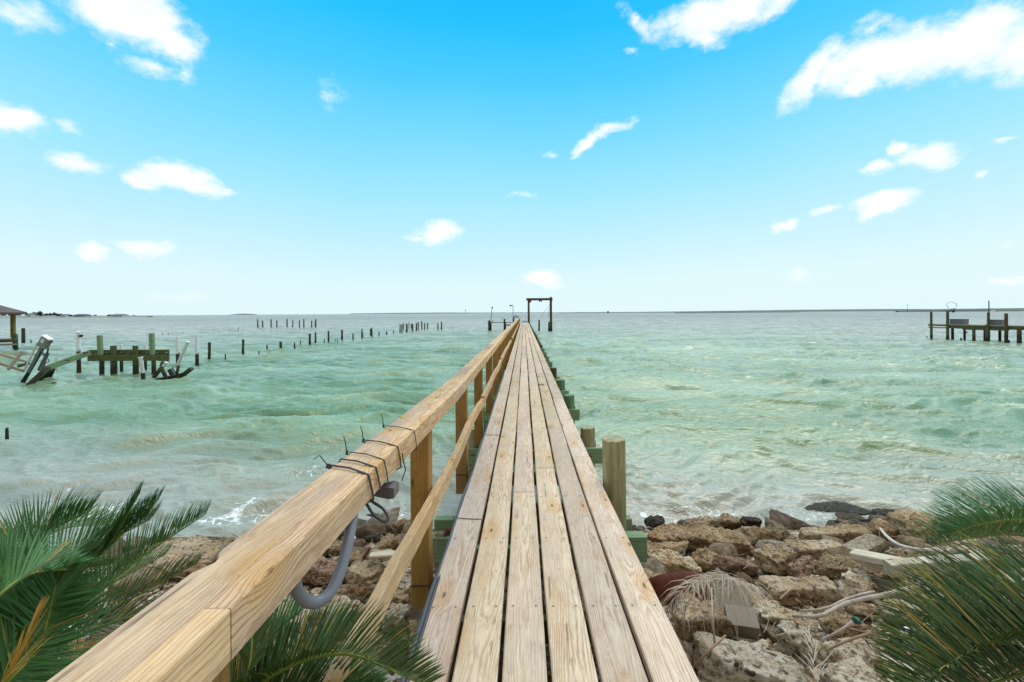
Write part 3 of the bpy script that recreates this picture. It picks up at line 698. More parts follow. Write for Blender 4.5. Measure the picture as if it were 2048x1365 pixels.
# flexible conduit hanging under the rail
def smooth(pts, n=6):
    pts = [Vector(p) for p in pts]; out = []
    for i in range(len(pts)-1):
        p0 = pts[max(i-1, 0)]; p1 = pts[i]; p2 = pts[i+1]; p3 = pts[min(i+2, len(pts)-1)]
        for k in range(n):
            t = k/n
            out.append(0.5*((2*p1)+(-p0+p2)*t+(2*p0-5*p1+4*p2-p3)*t*t+(-p0+3*p1-3*p2+p3)*t*t*t))
    out.append(pts[-1]); return out
mb = MB()
mb.tube(smooth([at(716, 985, 1.16), at(706, 1030, 1.13), at(696, 1085, 1.08), at(680, 1145, 1.03), at(657, 1190, 0.99), at(626, 1206, 0.96), at(599, 1190, 0.93), at(588, 1158, 0.90), at(590, 1120, 0.88), at(600, 1085, 0.87)], 7), 0.0125, 14)
tag(mb.build('conduit', 'conduit', smooth=True), 'thick grey flexible conduit hanging in a U below the handrail', 'conduit')
mb = MB()
mb.tube(smooth([at(728, 1000, 1.30), at(734, 1010, 1.27), at(748, 1030, 1.25), at(768, 1043, 1.25), at(777, 1036, 1.26), at(766, 1018, 1.28), at(745, 1004, 1.31), at(738, 995, 1.33)], 7), 0.0042, 8)
tag(mb.build('cable', 'cable', smooth=True), 'short dark cable looping out just below the bunched rail ties', 'cable')
lamp = thing('flood_lamp', 'small grey flood lamp hung under the handrail beside the cable ties', 'lamp', at(768, 985, 1.42))
mb = MB(); c = at(775, 980, 1.42)
e0 = [(-.03, -.02, -.013), (-.03, .02, -.013), (-.03, .02, .008), (-.03, -.02, .008)]; e1 = [(.012, -.03, -.018), (.012, .03, -.018), (.012, .03, .018), (.012, -.03, .018)]; e2 = [(.028, -.028, -.016), (.028, .028, -.016), (.028, .028, .014), (.028, -.028, .014)]
mb.add([c+Vector(q) for q in e0+e1+e2], [(3, 2, 1, 0), (8, 9, 10, 11)]+[(i*4+k, i*4+(k+1) % 4, i*4+4+(k+1) % 4, i*4+4+k) for i in range(2) for k in range(4)]); mb.build('housing', 'lamp', lamp)
mb = MB(); mb.tube([c+Vector((-0.02, 0, 0.01)), c+Vector((-0.008, 0.01, 0.03)), c+Vector((0.006, 0.02, 0.055))], 0.005, 8); mb.build('bracket', 'tie', lamp)
mb = MB(); mb.tube([c+Vector((-0.034, 0, -0.008)), c+Vector((-0.055, 0, -0.014))], [0.012, 0.004], 8); mb.build('connector', 'tie', lamp)
# cables clipped along the deck's left edge
cab = [(802, 1365, 1.30), (818, 1310, 1.38), (838, 1240, 1.50), (852, 1170, 1.64), (866, 1120, 1.82), (880, 1075, 2.02), (897, 1045, 2.22), (908, 1010, 2.42), (925, 955, 2.85), (940, 905, 3.35), (952, 868, 3.9), (967, 828, 4.7), (985, 775, 6.4), (1005, 728, 9.2)]
for dxx, dzz, r in ((0.0, 0.0, 0.0085), (0.012, -0.004, 0.0065)):
    mb = MB(); pts = []
    for (px, py, Yd) in cab:
        xw = X0-0.008+dxx-0.006*math.sin(Yd*5+dxx*90) if Yd > 1.9 else X0-0.004+dxx+0.020*(1.9-Yd)
        pts.append((xw, Yd, DZ-sag(Yd)+(0.004 if Yd < 1.9 else -0.006)+dzz))
    pts[0] = (pts[0][0], 0.9, pts[0][2])
    mb.tube(smooth(pts, 5), r, 8)
    tag(mb.build('cable', 'cable', smooth=True), 'thicker grey cable clipped along the left edge of the pier deck' if dxx == 0 else 'thinner grey cable running beside the thicker one on the deck edge', 'cable')
def ring_tie(name, pts, r, lab, group=None):
    mb = MB(); mb.tube(pts, r, 6, False); tag(mb.build(name, 'tie'), lab, 'cable tie', group)
z2 = lambda y: DZ-sag(y)
ring_tie('cable_tie', [(X0-0.02, 2.50, z2(2.5)-0.02), (X0-0.02, 2.5, z2(2.5)+0.012), (X0-0.004, 2.5, z2(2.5)+0.014), (X0+0.004, 2.5, z2(2.5)+0.005), (X0+0.07, 2.49, z2(2.5)+0.004), (X0+PW, 2.485, z2(2.5)+0.004), (X0+PW+0.004, 2.485, z2(2.5)-0.03)], 0.0022, 'black tie crossing the first plank near the flood lamp', )
ring_tie('cable_tie', [(X0-0.02, 4.25, z2(4)-0.02), (X0-0.02, 4.25, z2(4)+0.010), (X0+0.07, 4.25, z2(4)+0.004), (X0+PW, 4.24, z2(4)+0.004), (X0+PW+0.004, 4.24, z2(4)-0.03)], 0.0022, 'black tie crossing the first plank farther out, beside the third rail post')
for i, (yy, lab) in enumerate(((2.20, 'black tie strapped round the second rail post from the camera, low down'), (3.62, 'black tie strapped round the third rail post from the camera'))):
    zz = CAMZ-(1.29 if i == 0 else 1.27); mb = MB(); a, b = 0.048, 0.047
    mb.tube([(-0.5-a, yy-b, zz), (-0.5+a, yy-b, zz), (-0.5+a, yy-b+0.01, zz), (-0.44, yy-0.02, zz+0.02), (X0+0.0, yy-0.02, zz+0.01+0.05)], 0.003, 6)
    tag(mb.build('cable_tie', 'tie'), lab, 'cable tie')
mb = MB(); y = 7.2; zc = z2(y)+0.006; 
mb.tube([(0.265+0.05*math.cos(t*0.5236), y+0.05*math.sin(t*0.5236), zc) for t in range(13)], 0.004, 6, False)
tag(mb.build('rusty_ring', 'bolt'), 'small rusty ring lying on the fifth plank of the pier', 'ring')
# weeds and a rusty clump between rail and deck

# ------------------------------------------------------------------ far shores
def strip(name, pts, Y, depth, m, top_noise=0.0, base=-0.5, kind='structure'):
    """low land: (x, y of its top) in the photograph, at distance Y, rising inland"""
    vs, fs = [], []; n = len(pts)
    P = []
    for (a, b), (c, d) in zip(pts, pts[1:]):
        for i in range(8): P.append((a+(c-a)*i/8, b+(d-b)*i/8))
    P.append(pts[-1]); n = len(P)
    for i, (px, py) in enumerate(P):
        q = at(px, py, Y); k = (Y+depth)/Y; nz = top_noise*mnoise.noise((i*0.7, Y, 0))
        zt = max(0.25, q.z+nz)
        vs += [(q.x, Y-depth*0.15, base), (q.x, Y, zt*0.55), (q.x, Y+depth*0.3, zt), (q.x*k, Y+depth, zt), (q.x*k, Y+depth*1.2, base)]
    for i in range(n-1):
        for j in range(4): fs.append((i*5+j, (i+1)*5+j, (i+1)*5+j+1, i*5+j+1))
    me = bpy.data.meshes.new(name); me.from_pydata(vs, [], fs); me.materials.append(M[m]); me.update()
    return tag(link(name, me, Matrix()), kind=kind)
strip('far_shore', [(-420, 631), (-100, 631.5), (80, 631.5), (150, 631.8), (230, 632), (297, 632.4)], 500, 60, 'sand', 0.1)
strip('marsh_land', [(1120, 625.2), (1300, 624), (1450, 622.2), (1640, 619.5), (1800, 618.2), (1900, 618.5), (2048, 616.5), (2400, 613)], 1300, 200, 'marsh', 0.6)
strip('marsh_land', [(1352, 625), (1380, 623.2), (1480, 622.8), (1540, 624.2), (1600, 624.6)], 700, 40, 'marsh', 0.25)
strip('marsh_land', [(1795, 620.9), (1830, 619.6), (1950, 618.8), (2100, 618), (2400, 616)], 620, 30, 'marsh', 0.25)
strip('far_shore', [(700, 627.4), (790, 626.2), (880, 625.5), (960, 625.6), (1050, 625.2), (1130, 625.2)], 4000, 300, 'marsh', 1.0)
strip('far_shore', [(460, 629.6), (480, 627.8), (496, 628.4), (506, 629.4)], 3000, 200, 'marsh', 1.0)

def leaf_cloud(mb, c, r, n, s, squash=0.8):
    for _ in range(n):
        d = Vector((random.gauss(0, 1), random.gauss(0, 1), random.gauss(0, 1))).normalized()*r*random.random()**0.45
        d.z *= squash; q = Vector(c)+d
        if mnoise.noise((q.x*0.9/r, q.y*0.9/r, q.z*1.1/r)) < -0.22: continue
        a = Vector((random.gauss(0, 1), random.gauss(0, 1), random.gauss(0, 1))).normalized(); b = a.orthogonal().normalized()
        w = s*random.uniform(0.6, 1.3); c2 = a.cross(b)
        mb.add([q-b*w, q+c2*w*0.5, q+b*w, q-c2*w*0.5], [(0, 1, 2, 3)])
ORDN = 'zeroth first second third fourth fifth sixth seventh eighth ninth tenth eleventh twelfth thirteenth fourteenth fifteenth sixteenth seventeenth eighteenth nineteenth twentieth twenty-first'.split()
kinds = ['low bushy', 'round topped', 'taller ragged', 'squat spreading']
tl = [(6, 627, 9), (20, 628, 8), (36, 627, 8), (56, 627.5, 9), (66, 625, 9), (74, 624, 10), (82, 623, 9), (92, 627, 9), (101, 627, 9), (112, 626, 8), (119, 627, 8), (131, 630, 7), (142, 631, 6), (172, 630.4, 5), (178, 631, 5), (217, 629, 4), (222, 630, 5), (189, 631, 6), (253, 631.2, 5), (268, 631.6, 5), (-20, 625, 10), (-60, 624, 10)]
for i, (px, py, w) in enumerate(tl):
    Y = 505+random.uniform(0, 22); top = at(px, py, Y); h = max(1.2, top.z); r = max(0.5*w/910*Y, 0.8)
    bx_ = top.x
    t = thing('tree', None, 'tree', (bx_, Y, 0.2), 'trees on the far left shore')
    order = sorted(range(len(tl)), key=lambda q: tl[q][0]).index(i)-1
    t['label'] = '%s tree on the far left shore, %s' % (kinds[i % 4], (ORDN[order]+' from the left edge') if order > 0 else ('just outside the left edge' if order < 0 else 'at the left edge'))
    mb = MB(); mb.tube([(bx_, Y, 0.2), (bx_+0.1, Y, h*0.6)], [0.22, 0.12], 6); mb.build('trunk', 'bark', t)
    mb = MB()
    for k in range(4): leaf_cloud(mb, (bx_+random.uniform(-.5, .5)*r, Y+random.uniform(-.4, .4)*r, h*random.uniform(.45, .8)), r*random.uniform(.6, .95), 120, 0.6, min(1, h/(2.2*r)+0.3))
    mb.build('crown', 'foliage', t)
for (x0, x1, yt, m, lab) in [(54, 62, 626.3, 'housewhite', 'small pale house among the trees on the far left shore'), (119, 131, 628.6, 'housewhite', 'white house with grey roof right of the tree clump on the far left shore'),
                             (146, 170, 628.3, 'houseblue', 'long blue house standing on the open far left shore'), (221, 246, 628.4, 'housewhite', 'pale low house nearest the tip of the far left shore')]:
    Y = 500; a = at(x0, yt, Y); b = at(x1, yt, Y); w = b.x-a.x; h = max(2.4, a.z)
    t = thing('house', lab, 'house', ((a.x+b.x)/2, Y, 0.3), 'houses on the far left shore')
    cx = (a.x+b.x)/2; mb = MB(); mb.box((cx, Y+4, h*0.32+0.2), (w*0.92, 8, h*0.62)); mb.build('wall', m, t)
    zr_ = h*0.63+0.2; mb = MB(); mb.add([(cx-w/2, Y-0.6, zr_), (cx+w/2, Y-0.6, zr_), (cx+w/2, Y+8.6, zr_), (cx-w/2, Y+8.6, zr_), (cx-w*0.36, Y+4, h), (cx+w*0.36, Y+4, h)], [(0, 1, 5, 4), (1, 2, 5), (2, 3, 4, 5), (3, 0, 4), (3, 2, 1, 0)]); mb.build('roof', 'houseroof', t)
    for k in range(3):
        mb = MB(); mb.box((cx+(k-1)*w*0.28, Y-0.04, h*0.36), (w*0.1, 0.06, h*0.22)); mb.build('window', 'window', t)
def marker(px, y0, y1, Y, w, lab):
    a = at(px, y0, Y); mb = MB(); mb.tube([(a.x, Y, -1), (a.x, Y, a.z)], w, 6); mb.box((a.x, Y, a.z-w*4), (w*6, w*2, w*7)); tag(mb.build('channel_marker', 'darkmetal'), lab, 'marker')
marker(1815, 609.5, 620, 500, 0.12, 'thin channel marker pole in front of the right marsh shore')
marker(1216, 622.5, 625, 900, 0.5, 'tiny channel marker near the horizon right of the boat lift frame')
marker(931, 619.5, 626, 3000, 0.9, 'faint tower on the horizon left of the pier end')

# ------------------------------------------------------------------ structures at the end of the pier
YG = 52.3
lift = thing('boat_lift_frame', 'tall brown timber boat lift frame standing at the far end of the pier', 'boat lift', (at(1080, 664, YG).x, YG, 0))
a = at(1057.5, 600, YG); pole('post', (a.x, YG, -1), (a.x-0.02, YG, a.z), 0.15, 0.11, 'bpile', lift)
a = at(1101.5, 594.5, YG); pole('post', (a.x+0.02, YG, -1), (a.x, YG, a.z), 0.17, 0.13, 'bpile', lift)
a = at(1052.5, 599, YG); b = at(1105, 599, YG)
board('beam', (a.x, YG-0.17, a.z), (b.x, YG-0.17, a.z), 0.09, 0.24, 'brown', lift, ch=0.01)
board('beam', (a.x, YG+0.17, a.z-0.02), (b.x, YG+0.17, a.z-0.02), 0.09, 0.24, 'brown', lift, ch=0.01)
a = at(1059.8, 603, YG-0.3); mb = MB(); mb.tube([(a.x, YG-0.34, a.z), (a.x, YG-0.22, a.z)], 0.17, 14); mb.build('pulley', 'bolt', lift)
a = at(1080.7, 601.3, YG); mb = MB(); mb.box((a.x, YG, a.z), (0.34, 0.3, 0.16)); mb.tube([(a.x-.1, YG-.2, a.z-.1), (a.x-.1, YG+.2, a.z-.1)], .07, 8); mb.tube([(a.x+.12, YG-.2, a.z-.1), (a.x+.12, YG+.2, a.z-.1)], .07, 8); mb.build('hoist', 'darkmetal', lift)
mb = MB(); mb.tube(smooth([at(1104, 599, YG), at(1103, 610, YG-.2), at(1097, 622, YG-.2), at(1096.7, 634, YG-.2)], 4), 0.02, 5); mb.build('cable', 'cable', lift)
mb = MB(); mb.tube([at(1081.6, 633, YG), at(1093.6, 617.8, YG), at(1102, 606, YG)], 0.016, 5); mb.build('cable', 'cable', lift)
for px, y0, lab in ((1077.8, 640, 'short green pile standing inside the boat lift frame'), (1097.5, 644, 'short dark pile leaning against the right post of the boat lift frame'), (1106, 637, None)):
    if lab:
        a = at(px, y0, YG+0.5); tag(pole('pile', (a.x, YG+0.5, -1), (a.x+0.03, YG+0.5, a.z), 0.12, 0.09, 'mpile', jag=0.06), lab, 'pile')
YP = 55.0
plat = thing('fishing_platform', 'old dark fishing platform on piles left of the pier end', 'platform', (at(1000, 660, YP).x, YP, 0))
for px, y0, w in ((978.5, 641, 0.17), (1009, 638, 0.13), (1027, 634.5, 0.12)):
    a = at(px, y0, YP); pole('pile', (a.x, YP, -1), (a.x, YP, a.z), w, w*0.85, 'mpile' if px < 980 else 'bpile', plat, jag=0.05)
    pole('pile', (a.x, YP+1.8, -1), (a.x, YP+1.8, at(px, 646, YP).z), w, w*0.85, 'bpile', plat)
a = at(975, 645.8, YP); b = at(1040, 645.8, YP)
for k in range(4): board('deck_plank', (a.x, YP-0.1+k*0.5, a.z), (b.x, YP-0.1+k*0.5, a.z), 0.42, 0.05, 'brown', plat)
a = at(1010, 650.3, YP); b = at(1027, 650.3, YP); board('beam', (a.x, YP-0.18, a.z), (b.x, YP-0.18, a.z), 0.06, 0.14, 'brown', plat)
a = at(1026, 634.8, YP); b = at(1041, 634.8, YP); board('rail', (a.x, YP-0.05, a.z), (b.x, YP-0.05, a.z), 0.09, 0.09, 'brown', plat)
a2 = at(1036, 636, YP); board('rail', (a2.x, YP-0.05, a.z-0.05), (a2.x, YP-0.05, at(1036, 645.5, YP).z), 0.07, 0.07, 'brown', plat, up=(0, 1, 0))
for (xb, yb, xt, yt, lab, dx) in ((982, 645, 983.6, 616.5, 'thin grey light pole leaning on the left corner of the fishing platform', 0.06), (1026, 646, 1026, 612.5, 'straight grey light pole at the right end of the fishing platform', -0.28)):
    p0 = at(xb, yb, YP-0.2); p1 = at(xt, yt, YP-0.2); t = thing('light_pole', lab, 'light pole', p0)
    mb = MB(); mb.tube([p0, p1], 0.035, 6); mb.build('pole', 'metal', t)
    mb = MB(); mb.tube([p1, p1+Vector((dx*0.4, 0, 0.10)), p1+Vector((dx, 0, 0.10))], [0.04, 0.05, 0.05], 8); mb.tube([p1+Vector((dx, 0, 0.13)), p1+Vector((dx*1.2, 0, -0.04))], [0.08, 0.11], 8); mb.build('lamp_head', 'darkmetal', t)
def bird(p, s, lab, face=1):
    p = Vector(p); mb = MB()
    P = [p+Vector((-face*0.17*s, 0, 0.07*s)), p+Vector((-face*0.09*s, 0, 0.10*s)), p+Vector((0, 0, 0.13*s)), p+Vector((face*0.07*s, 0, 0.17*s)), p+Vector((face*0.09*s, 0, 0.23*s)), p+Vector((face*0.115*s, 0, 0.255*s)), p+Vector((face*0.15*s, 0, 0.25*s)), p+Vector((face*0.20*s, 0, 0.24*s))]
    mb.tube(P, [0.012*s, 0.04*s, 0.062*s, 0.05*s, 0.032*s, 0.034*s, 0.02*s, 0.004*s], 8)
    o = mb.build('bird', 'bird', None, origin=p, smooth=True); tag(o, lab, 'bird', 'birds resting at the pier end')
    for d in (-0.02, 0.02):
        mb = MB(); mb.tube([p+Vector((0.0, d*s, 0)), p+Vector((0, d*s, 0.09*s))], 0.006*s, 5); mb.build('leg', 'twig', o)
zd = DZ-0.065+0.002
bird((at(1047, 640, 50.5).x, 50.5, zd), 0.95, 'bird perched at the pier end, left of the two on the planks')
bird((at(1052.5, 640, 50.8).x, 50.8, zd), 0.95, 'bird perched at the pier end, right of the two on the planks', -1)
zf = at(1030, 634.8, YP).z+0.047
bird((at(1029.7, 633, YP).x, YP-0.05, zf), 0.85, 'left of two small birds on the platform rail beside the pier')
bird((at(1033.4, 633, YP).x, YP-0.05, zf), 0.85, 'right of two small birds on the platform rail beside the pier', -1)
bird((at(985.3, 645, YP).x, YP+0.1, at(985, 645.8, YP).z+0.027), 0.85, 'lone small bird on the fishing platform beside the leaning light pole')

# ------------------------------------------------------------------ the neighbour's pier on the right
A = Vector((30.3, 34.3, 0)); D = Vector((1.75, -4.7, 0)).normalized(); Nn = Vector((-D.y, D.x, 0))   # Nn points away from us
def onl(px, off=0.0):
    U = ray(px, 650)[0]; a = A+Nn*off; s = (U*a.y-a.x)/(D.x-U*D.y); return a+D*s
np_ = thing('neighbour_pier', 'old grey green pier on piles at the right edge of the photo', 'pier', onl(1950))
ZD = 1.15
for k in range(5):
    o = 0.15+0.3*k; a = onl(1858, o); e = a+D*24
    for q in range(5): board('deck_plank', (a.x+D.x*24*q/5, a.y+D.y*24*q/5, ZD-0.02+0.002*k), (a.x+D.x*24*(q+1)/5-0.01, a.y+D.y*24*(q+1)/5, ZD-0.02+0.002*k), 0.28, 0.045, 'greywood', np_)
for o in (0.06, 1.5):
    a = onl(1897, o); e = a+D*23; board('beam', (a.x, a.y, ZD-0.16), (e.x, e.y, ZD-0.16), 0.06, 0.22, 'mossy', np_)
a = onl(1857, 0.0); e = onl(1897, 0.0); board('beam', (a.x, a.y, ZD-0.07), (e.x, e.y, ZD-0.07), 0.06, 0.10, 'brown', np_); board('beam', (a.x, a.y, ZD-0.24), (e.x, e.y, ZD-0.24), 0.05, 0.09, 'greywood', np_)
a = onl(1925, -0.04); e = onl(2018, -0.04); board('beam', (a.x, a.y, ZD-0.29), (e.x, e.y, ZD-0.29), 0.05, 0.1, 'brown', np_)
for (px, yt, off, w, m) in [(1862.6, 624.5, -.05, .075, 'mpile'), (1895.3, 622.5, -.05, .085, 'mpile'), (1905, 657, 1.4, .085, 'bpile'), (1929, 657, 1.4, .07, 'bpile'), (1947.6, 656, -.05, .085, 'mpile'),
                             (1970, 656, .1, .08, 'bpile'), (1974.6, 650, -.05, .10, 'mpile'), (1977, 625.5, .2, .075, 'bpile'), (1999.5, 657, 1.4, .075, 'bpile'), (2012.4, 627.6, -.05, .09, 'bpile'), (2038.3, 656, -.05, .11, 'bpile'), (2070, 650, -.05, .1, 'bpile'), (2110, 650, -.05, .1, 'bpile')]:
    p = onl(px, off); zt = at(px, yt, p.y).z; pole('pile', (p.x, p.y, -1), (p.x, p.y, zt), w*1.15, w, m, np_)
for (x0, x1, yt, lab) in ((1900, 1928.4, 638.2, 'grey dock box on the right pier, under the landing net'), (1978.5, 2005, 639.5, 'grey dock box on the right pier, behind the tall thin mast')):
    a = onl(x0, 0.5); b = onl(x1, 0.5); h = at(x0, yt, a.y).z-ZD; ln = (b-a).length; c = (a+b)/2+Nn*0.25
    t = thing('dock_box', lab, 'dock box', (c.x, c.y, ZD), 'dock boxes on the right pier')
    rot = Matrix.Rotation(math.atan2(D.y, D.x), 3, 'Z'); mb = MB(); mb.box((c.x, c.y, ZD+0.006+h*0.44), (ln, 0.6, h*0.86), rot); mb.build('body', 'box', t)
    mb = MB(); mb.box((c.x, c.y, ZD+h*0.93), (ln*1.03, 0.64, h*0.12), rot); mb.build('lid', 'box', t)
p = onl(1978, 0.3); t = thing('mast', 'tall thin dark mast rising beside the dock box on the right pier', 'mast', (p.x, p.y, ZD))
mb = MB(); mb.tube([(p.x, p.y, ZD), (p.x, p.y, at(1978, 601.7, p.y).z)], [0.035, 0.028], 8); mb.build('pole', 'darkmetal', t)
mb = MB(); q = at(1985, 623.5, p.y); mb.tube([(p.x, p.y, q.z), (q.x, p.y, q.z+0.02), (q.x+0.2, p.y, q.z+0.08)], [0.03, 0.04, 0.02], 6); mb.build('lamp_arm', 'white', t)
p = onl(1896, 0); t = thing('landing_net', 'landing net with a pale hoop and dark bag fixed on a right pier post', 'landing net', at(1898, 624, p.y))
Yn = p.y; hoop = [at(1896+dx_, y_, Yn+0.02) for dx_, y_ in ((5, 620), (0.5, 616), (-2.6, 611), (-0.5, 606.5), (6, 604.6), (13, 606.5), (17.6, 609), (16.5, 614), (12, 619))]
mb = MB(); mb.tube(smooth(hoop, 4), 0.022, 6); mb.build('hoop', 'white', t)
mb = MB(); mb.tube([at(1897.5, 625.5, Yn+0.05), at(1901, 620, Yn+.02), at(1910, 619, Yn+.02)], 0.028, 6); mb.build('handle', 'darkmetal', t)
mb = MB(); mb.tube([at(1904, 619.5, Yn), at(1906, 622, Yn), at(1908, 625.5, Yn)], [0.16, 0.13, 0.03], 8); mb.build('net_bag', 'darkmetal', t)
p = onl(1932.4, 0.5); q = at(1932.4, 663.6, p.y); mb = MB(); mb.tube([(q.x, p.y, q.z), (q.x, p.y, q.z-0.12)], [0.06, 0.05], 8); tag(mb.build('bumper', 'darkmetal'), 'small black bumper hanging under the right pier deck', 'bumper')
for i, (cx_, cy_) in enumerate(((130, 850), (520, 872), (805, 900), (1745, 955))):
    px, py = 1840+cx_/9.846, 590+cy_/9.846; b = onz(px, py+0.3)
    tag(pole('pile_stub', (b.x, b.y, -0.8), (b.x+0.02, b.y, 0.14+0.03*i), 0.07, 0.05, 'dpile', jag=0.04), 'short dark stub at the waterline by the right pier, %s' % ['leftmost of four', 'second of four from the left', 'third of four from the left', 'rightmost of four'][i], 'pile stub', 'stubs round the right pier')

# ------------------------------------------------------------------ boathouse at the left edge
YB = 28.6
bh = thing('boathouse', 'boathouse with a low grey roof on posts cut by the left edge', 'boathouse', (at(10, 700, YB).x, YB+2, 0))
e = at(53.5, 625.2, YB); zE = e.z; xe = e.x; zP = zE+1.35; hw = 3.3
_ra = math.atan2(-e.x, YB)+R(1.5)
def brot(x, y, z=0.0):
    dx_, dy_ = x-xe, y-YB; return Vector((xe+dx_*math.cos(_ra)-dy_*math.sin(_ra), YB+dx_*math.sin(_ra)+dy_*math.cos(_ra), z))
mb = MB(); mb.add([brot(*q) for q in [(xe-2*hw, YB-1, zE), (xe, YB-1, zE), (xe, YB+5.6, zE), (xe-2*hw, YB+5.6, zE), (xe-hw, YB+2.3, zP), (xe-2*hw, YB-1, zE-.12), (xe, YB-1, zE-.12), (xe, YB+5.6, zE-.12), (xe-2*hw, YB+5.6, zE-.12)]],
                  [(0, 1, 4), (1, 2, 4), (2, 3, 4), (3, 0, 4), (5, 6, 1, 0), (6, 7, 2, 1), (7, 8, 3, 2), (8, 5, 0, 3), (8, 7, 6, 5)]); mb.build('roof', 'roof', bh)
for yo in (0.3, 4.6):
    for xo_ in (-0.55, -5.9):
        q = brot(xe+xo_, YB+yo); board('post', (q.x, q.y, 0.7), (q.x, q.y, zE-0.12), 0.14, 0.14, 'tan', bh, up=(0, -1, 0))
        pole('pile', (q.x+0.16, q.y, -1), (q.x+0.13, q.y, 1.05), 0.11, 0.1, 'grpile', bh)
a = at(41, 678, YB-.1); zd_ = a.z
for q in range(4): board('deck_plank', brot(xe-6, YB+0.1+q*0.36, zd_-0.02), brot(xe-0.4, YB+0.1+q*0.36, zd_-0.02), 0.33, 0.05, 'greywood', bh)
board('beam', brot(xe-6, YB-0.1, zd_-0.10), brot(xe-0.4, YB-0.1, zd_-0.10), 0.06, 0.18, 'brown', bh); board('beam', brot(xe-6, YB-0.08, zd_-0.32), brot(xe-0.4, YB-0.08, zd_-0.32), 0.06, 0.13, 'greywood', bh)
b = onz(46.8, 688); tag(pole('pile', (b.x, b.y, -1), (b.x, b.y, at(46.8, 657, b.y).z), 0.12, 0.11, 'dpile'), 'dark square topped pile standing just right of the boathouse post', 'pile')
b = onz(62, 687.5); tag(pole('pile_stub', (b.x, b.y, -1), (b.x, b.y, at(62, 680, b.y).z), 0.09, 0.03, 'dpile', jag=0.03), 'small pointed stub in the water right of the boathouse', 'pile stub')

# ------------------------------------------------------------------ wrecked pier on the left
YW = 16.7
wk = thing('wrecked_pier', 'remains of a mossy green pier, two heavy boards bolted on piles in the left water', 'pier ruin', (at(258, 750, YW).x, YW, 0))
def wp(px, py, Y=YW): return at(px, py, Y)
def vboard(name, x0, x1, y0, y1, Y, m, parent, th=0.05):
    a = wp(x0, (y0+y1)/2, Y); b = wp(x1, (y0+y1)/2, Y); h = abs(wp(x0, y0, Y).z-wp(x0, y1, Y).z)
    b.z = a.z-0.01
    return board(name, a, b, th, h, m, parent, ch=0.006, seg=4, rough=0.012)
vboard('beam', 176, 338, 700, 712, YW+0.16, 'mossy', wk); vboard('beam', 176, 318.5, 711, 722.6, YW-0.14, 'mossy', wk); vboard('beam', 318.8, 338, 711, 722.4, YW-0.12, 'mossy', wk)
vboard('beam', 176, 338, 706, 720, YW+0.22, 'mossy', wk)
for (x0, x1, yt, m, w2) in [(197, 205, 671, 'grpile', 0), (221.6, 232, 692.5, 'mpile', 0), (266, 275.5, 692.5, 'mpile', 0), (301, 308.5, 667, 'grpile', 0)]:
    c_ = (x0+x1)/2; a = wp(c_, yt); r = (x1-x0)/2/910*YW
    if m == 'grpile':
        board('post', (a.x, YW, 0.75), (a.x-0.03, YW, a.z), 0.13, 0.13, 'green', wk, up=(0, -1, 0), ch=0.01); pole('pile', (a.x+0.05, YW, -1), (a.x+0.04, YW, 0.72), r*1.1, r, 'mpile', wk)
    else:
        pole('pile', (a.x+0.03, YW, -1), (a.x, YW, a.z), r*1.15, r, m, wk)
for px, py in ((215, 706), (243, 706), (258, 708), (296, 706), (316, 706), (334, 706), (194, 709)):
    a = wp(px, py, YW+0.13); mb = MB(); mb.tube([a, a+Vector((0, -0.07, 0))], 0.035, 8); mb.build('bolt', 'metal', wk)
for i, (px, yt, yw, yb, rr_) in enumerate([(158.5, 667, 703, 749, .062), (244, 689, 720, 744, .05), (270, 689, 700, 742, .05), (292, 689.5, 720, 744, .045), (356.5, 674, 708, 733, .066), (395, 672.6, 708, 731, .066)]):
    b = onz(px, yb); Yq = b.y
    t = thing('pile', ['white sleeved pile with a small lamp beside the sloping green beam', 'dark pile with white sleeve behind the mossy boards, leftmost of three', 'dark pile with white sleeve behind the mossy boards, middle of three', 'dark pile with white sleeve behind the mossy boards, rightmost of three',
               'thick white sleeved pile just behind the leaning white pipe', 'thick white sleeved pile right of the leaning white pipe'][i], 'pile', (b.x, Yq, 0), 'white sleeved piles')
    zt = at(px, yt, Yq).z; zw = at(px, yw, Yq).z
    pole('timber', (b.x, Yq, -1), (b.x-0.02, Yq, zw+0.06), rr_*1.15, rr_*0.97, 'bpile' if i == 0 else 'dpile', t, bumpy=0.12)
    mb = MB(); mb.tube([(b.x-0.02, Yq, zw), (b.x-0.03, Yq, (zw+zt)/2), (b.x-0.03, Yq, zt)], rr_*1.05, 14); mb.build('sleeve', 'white', t, smooth=False)
    if i == 0:
        mb = MB(); mb.tube([(b.x-0.03, Yq, zt), (b.x-0.03, Yq, zt+0.05), (b.x-0.03, Yq, zt+0.08)], [0.08, 0.08, 0.03], 12); mb.build('cap', 'white', t)
        q = Vector((b.x+0.05, Yq-0.03, zt-0.10)); mb = MB(); mb.tube([q, q+Vector((0.06, 0, 0)), q+Vector((0.13, 0, 0.03))], [0.05, 0.06, 0.02], 8); mb.build('lamp', 'tie', t)
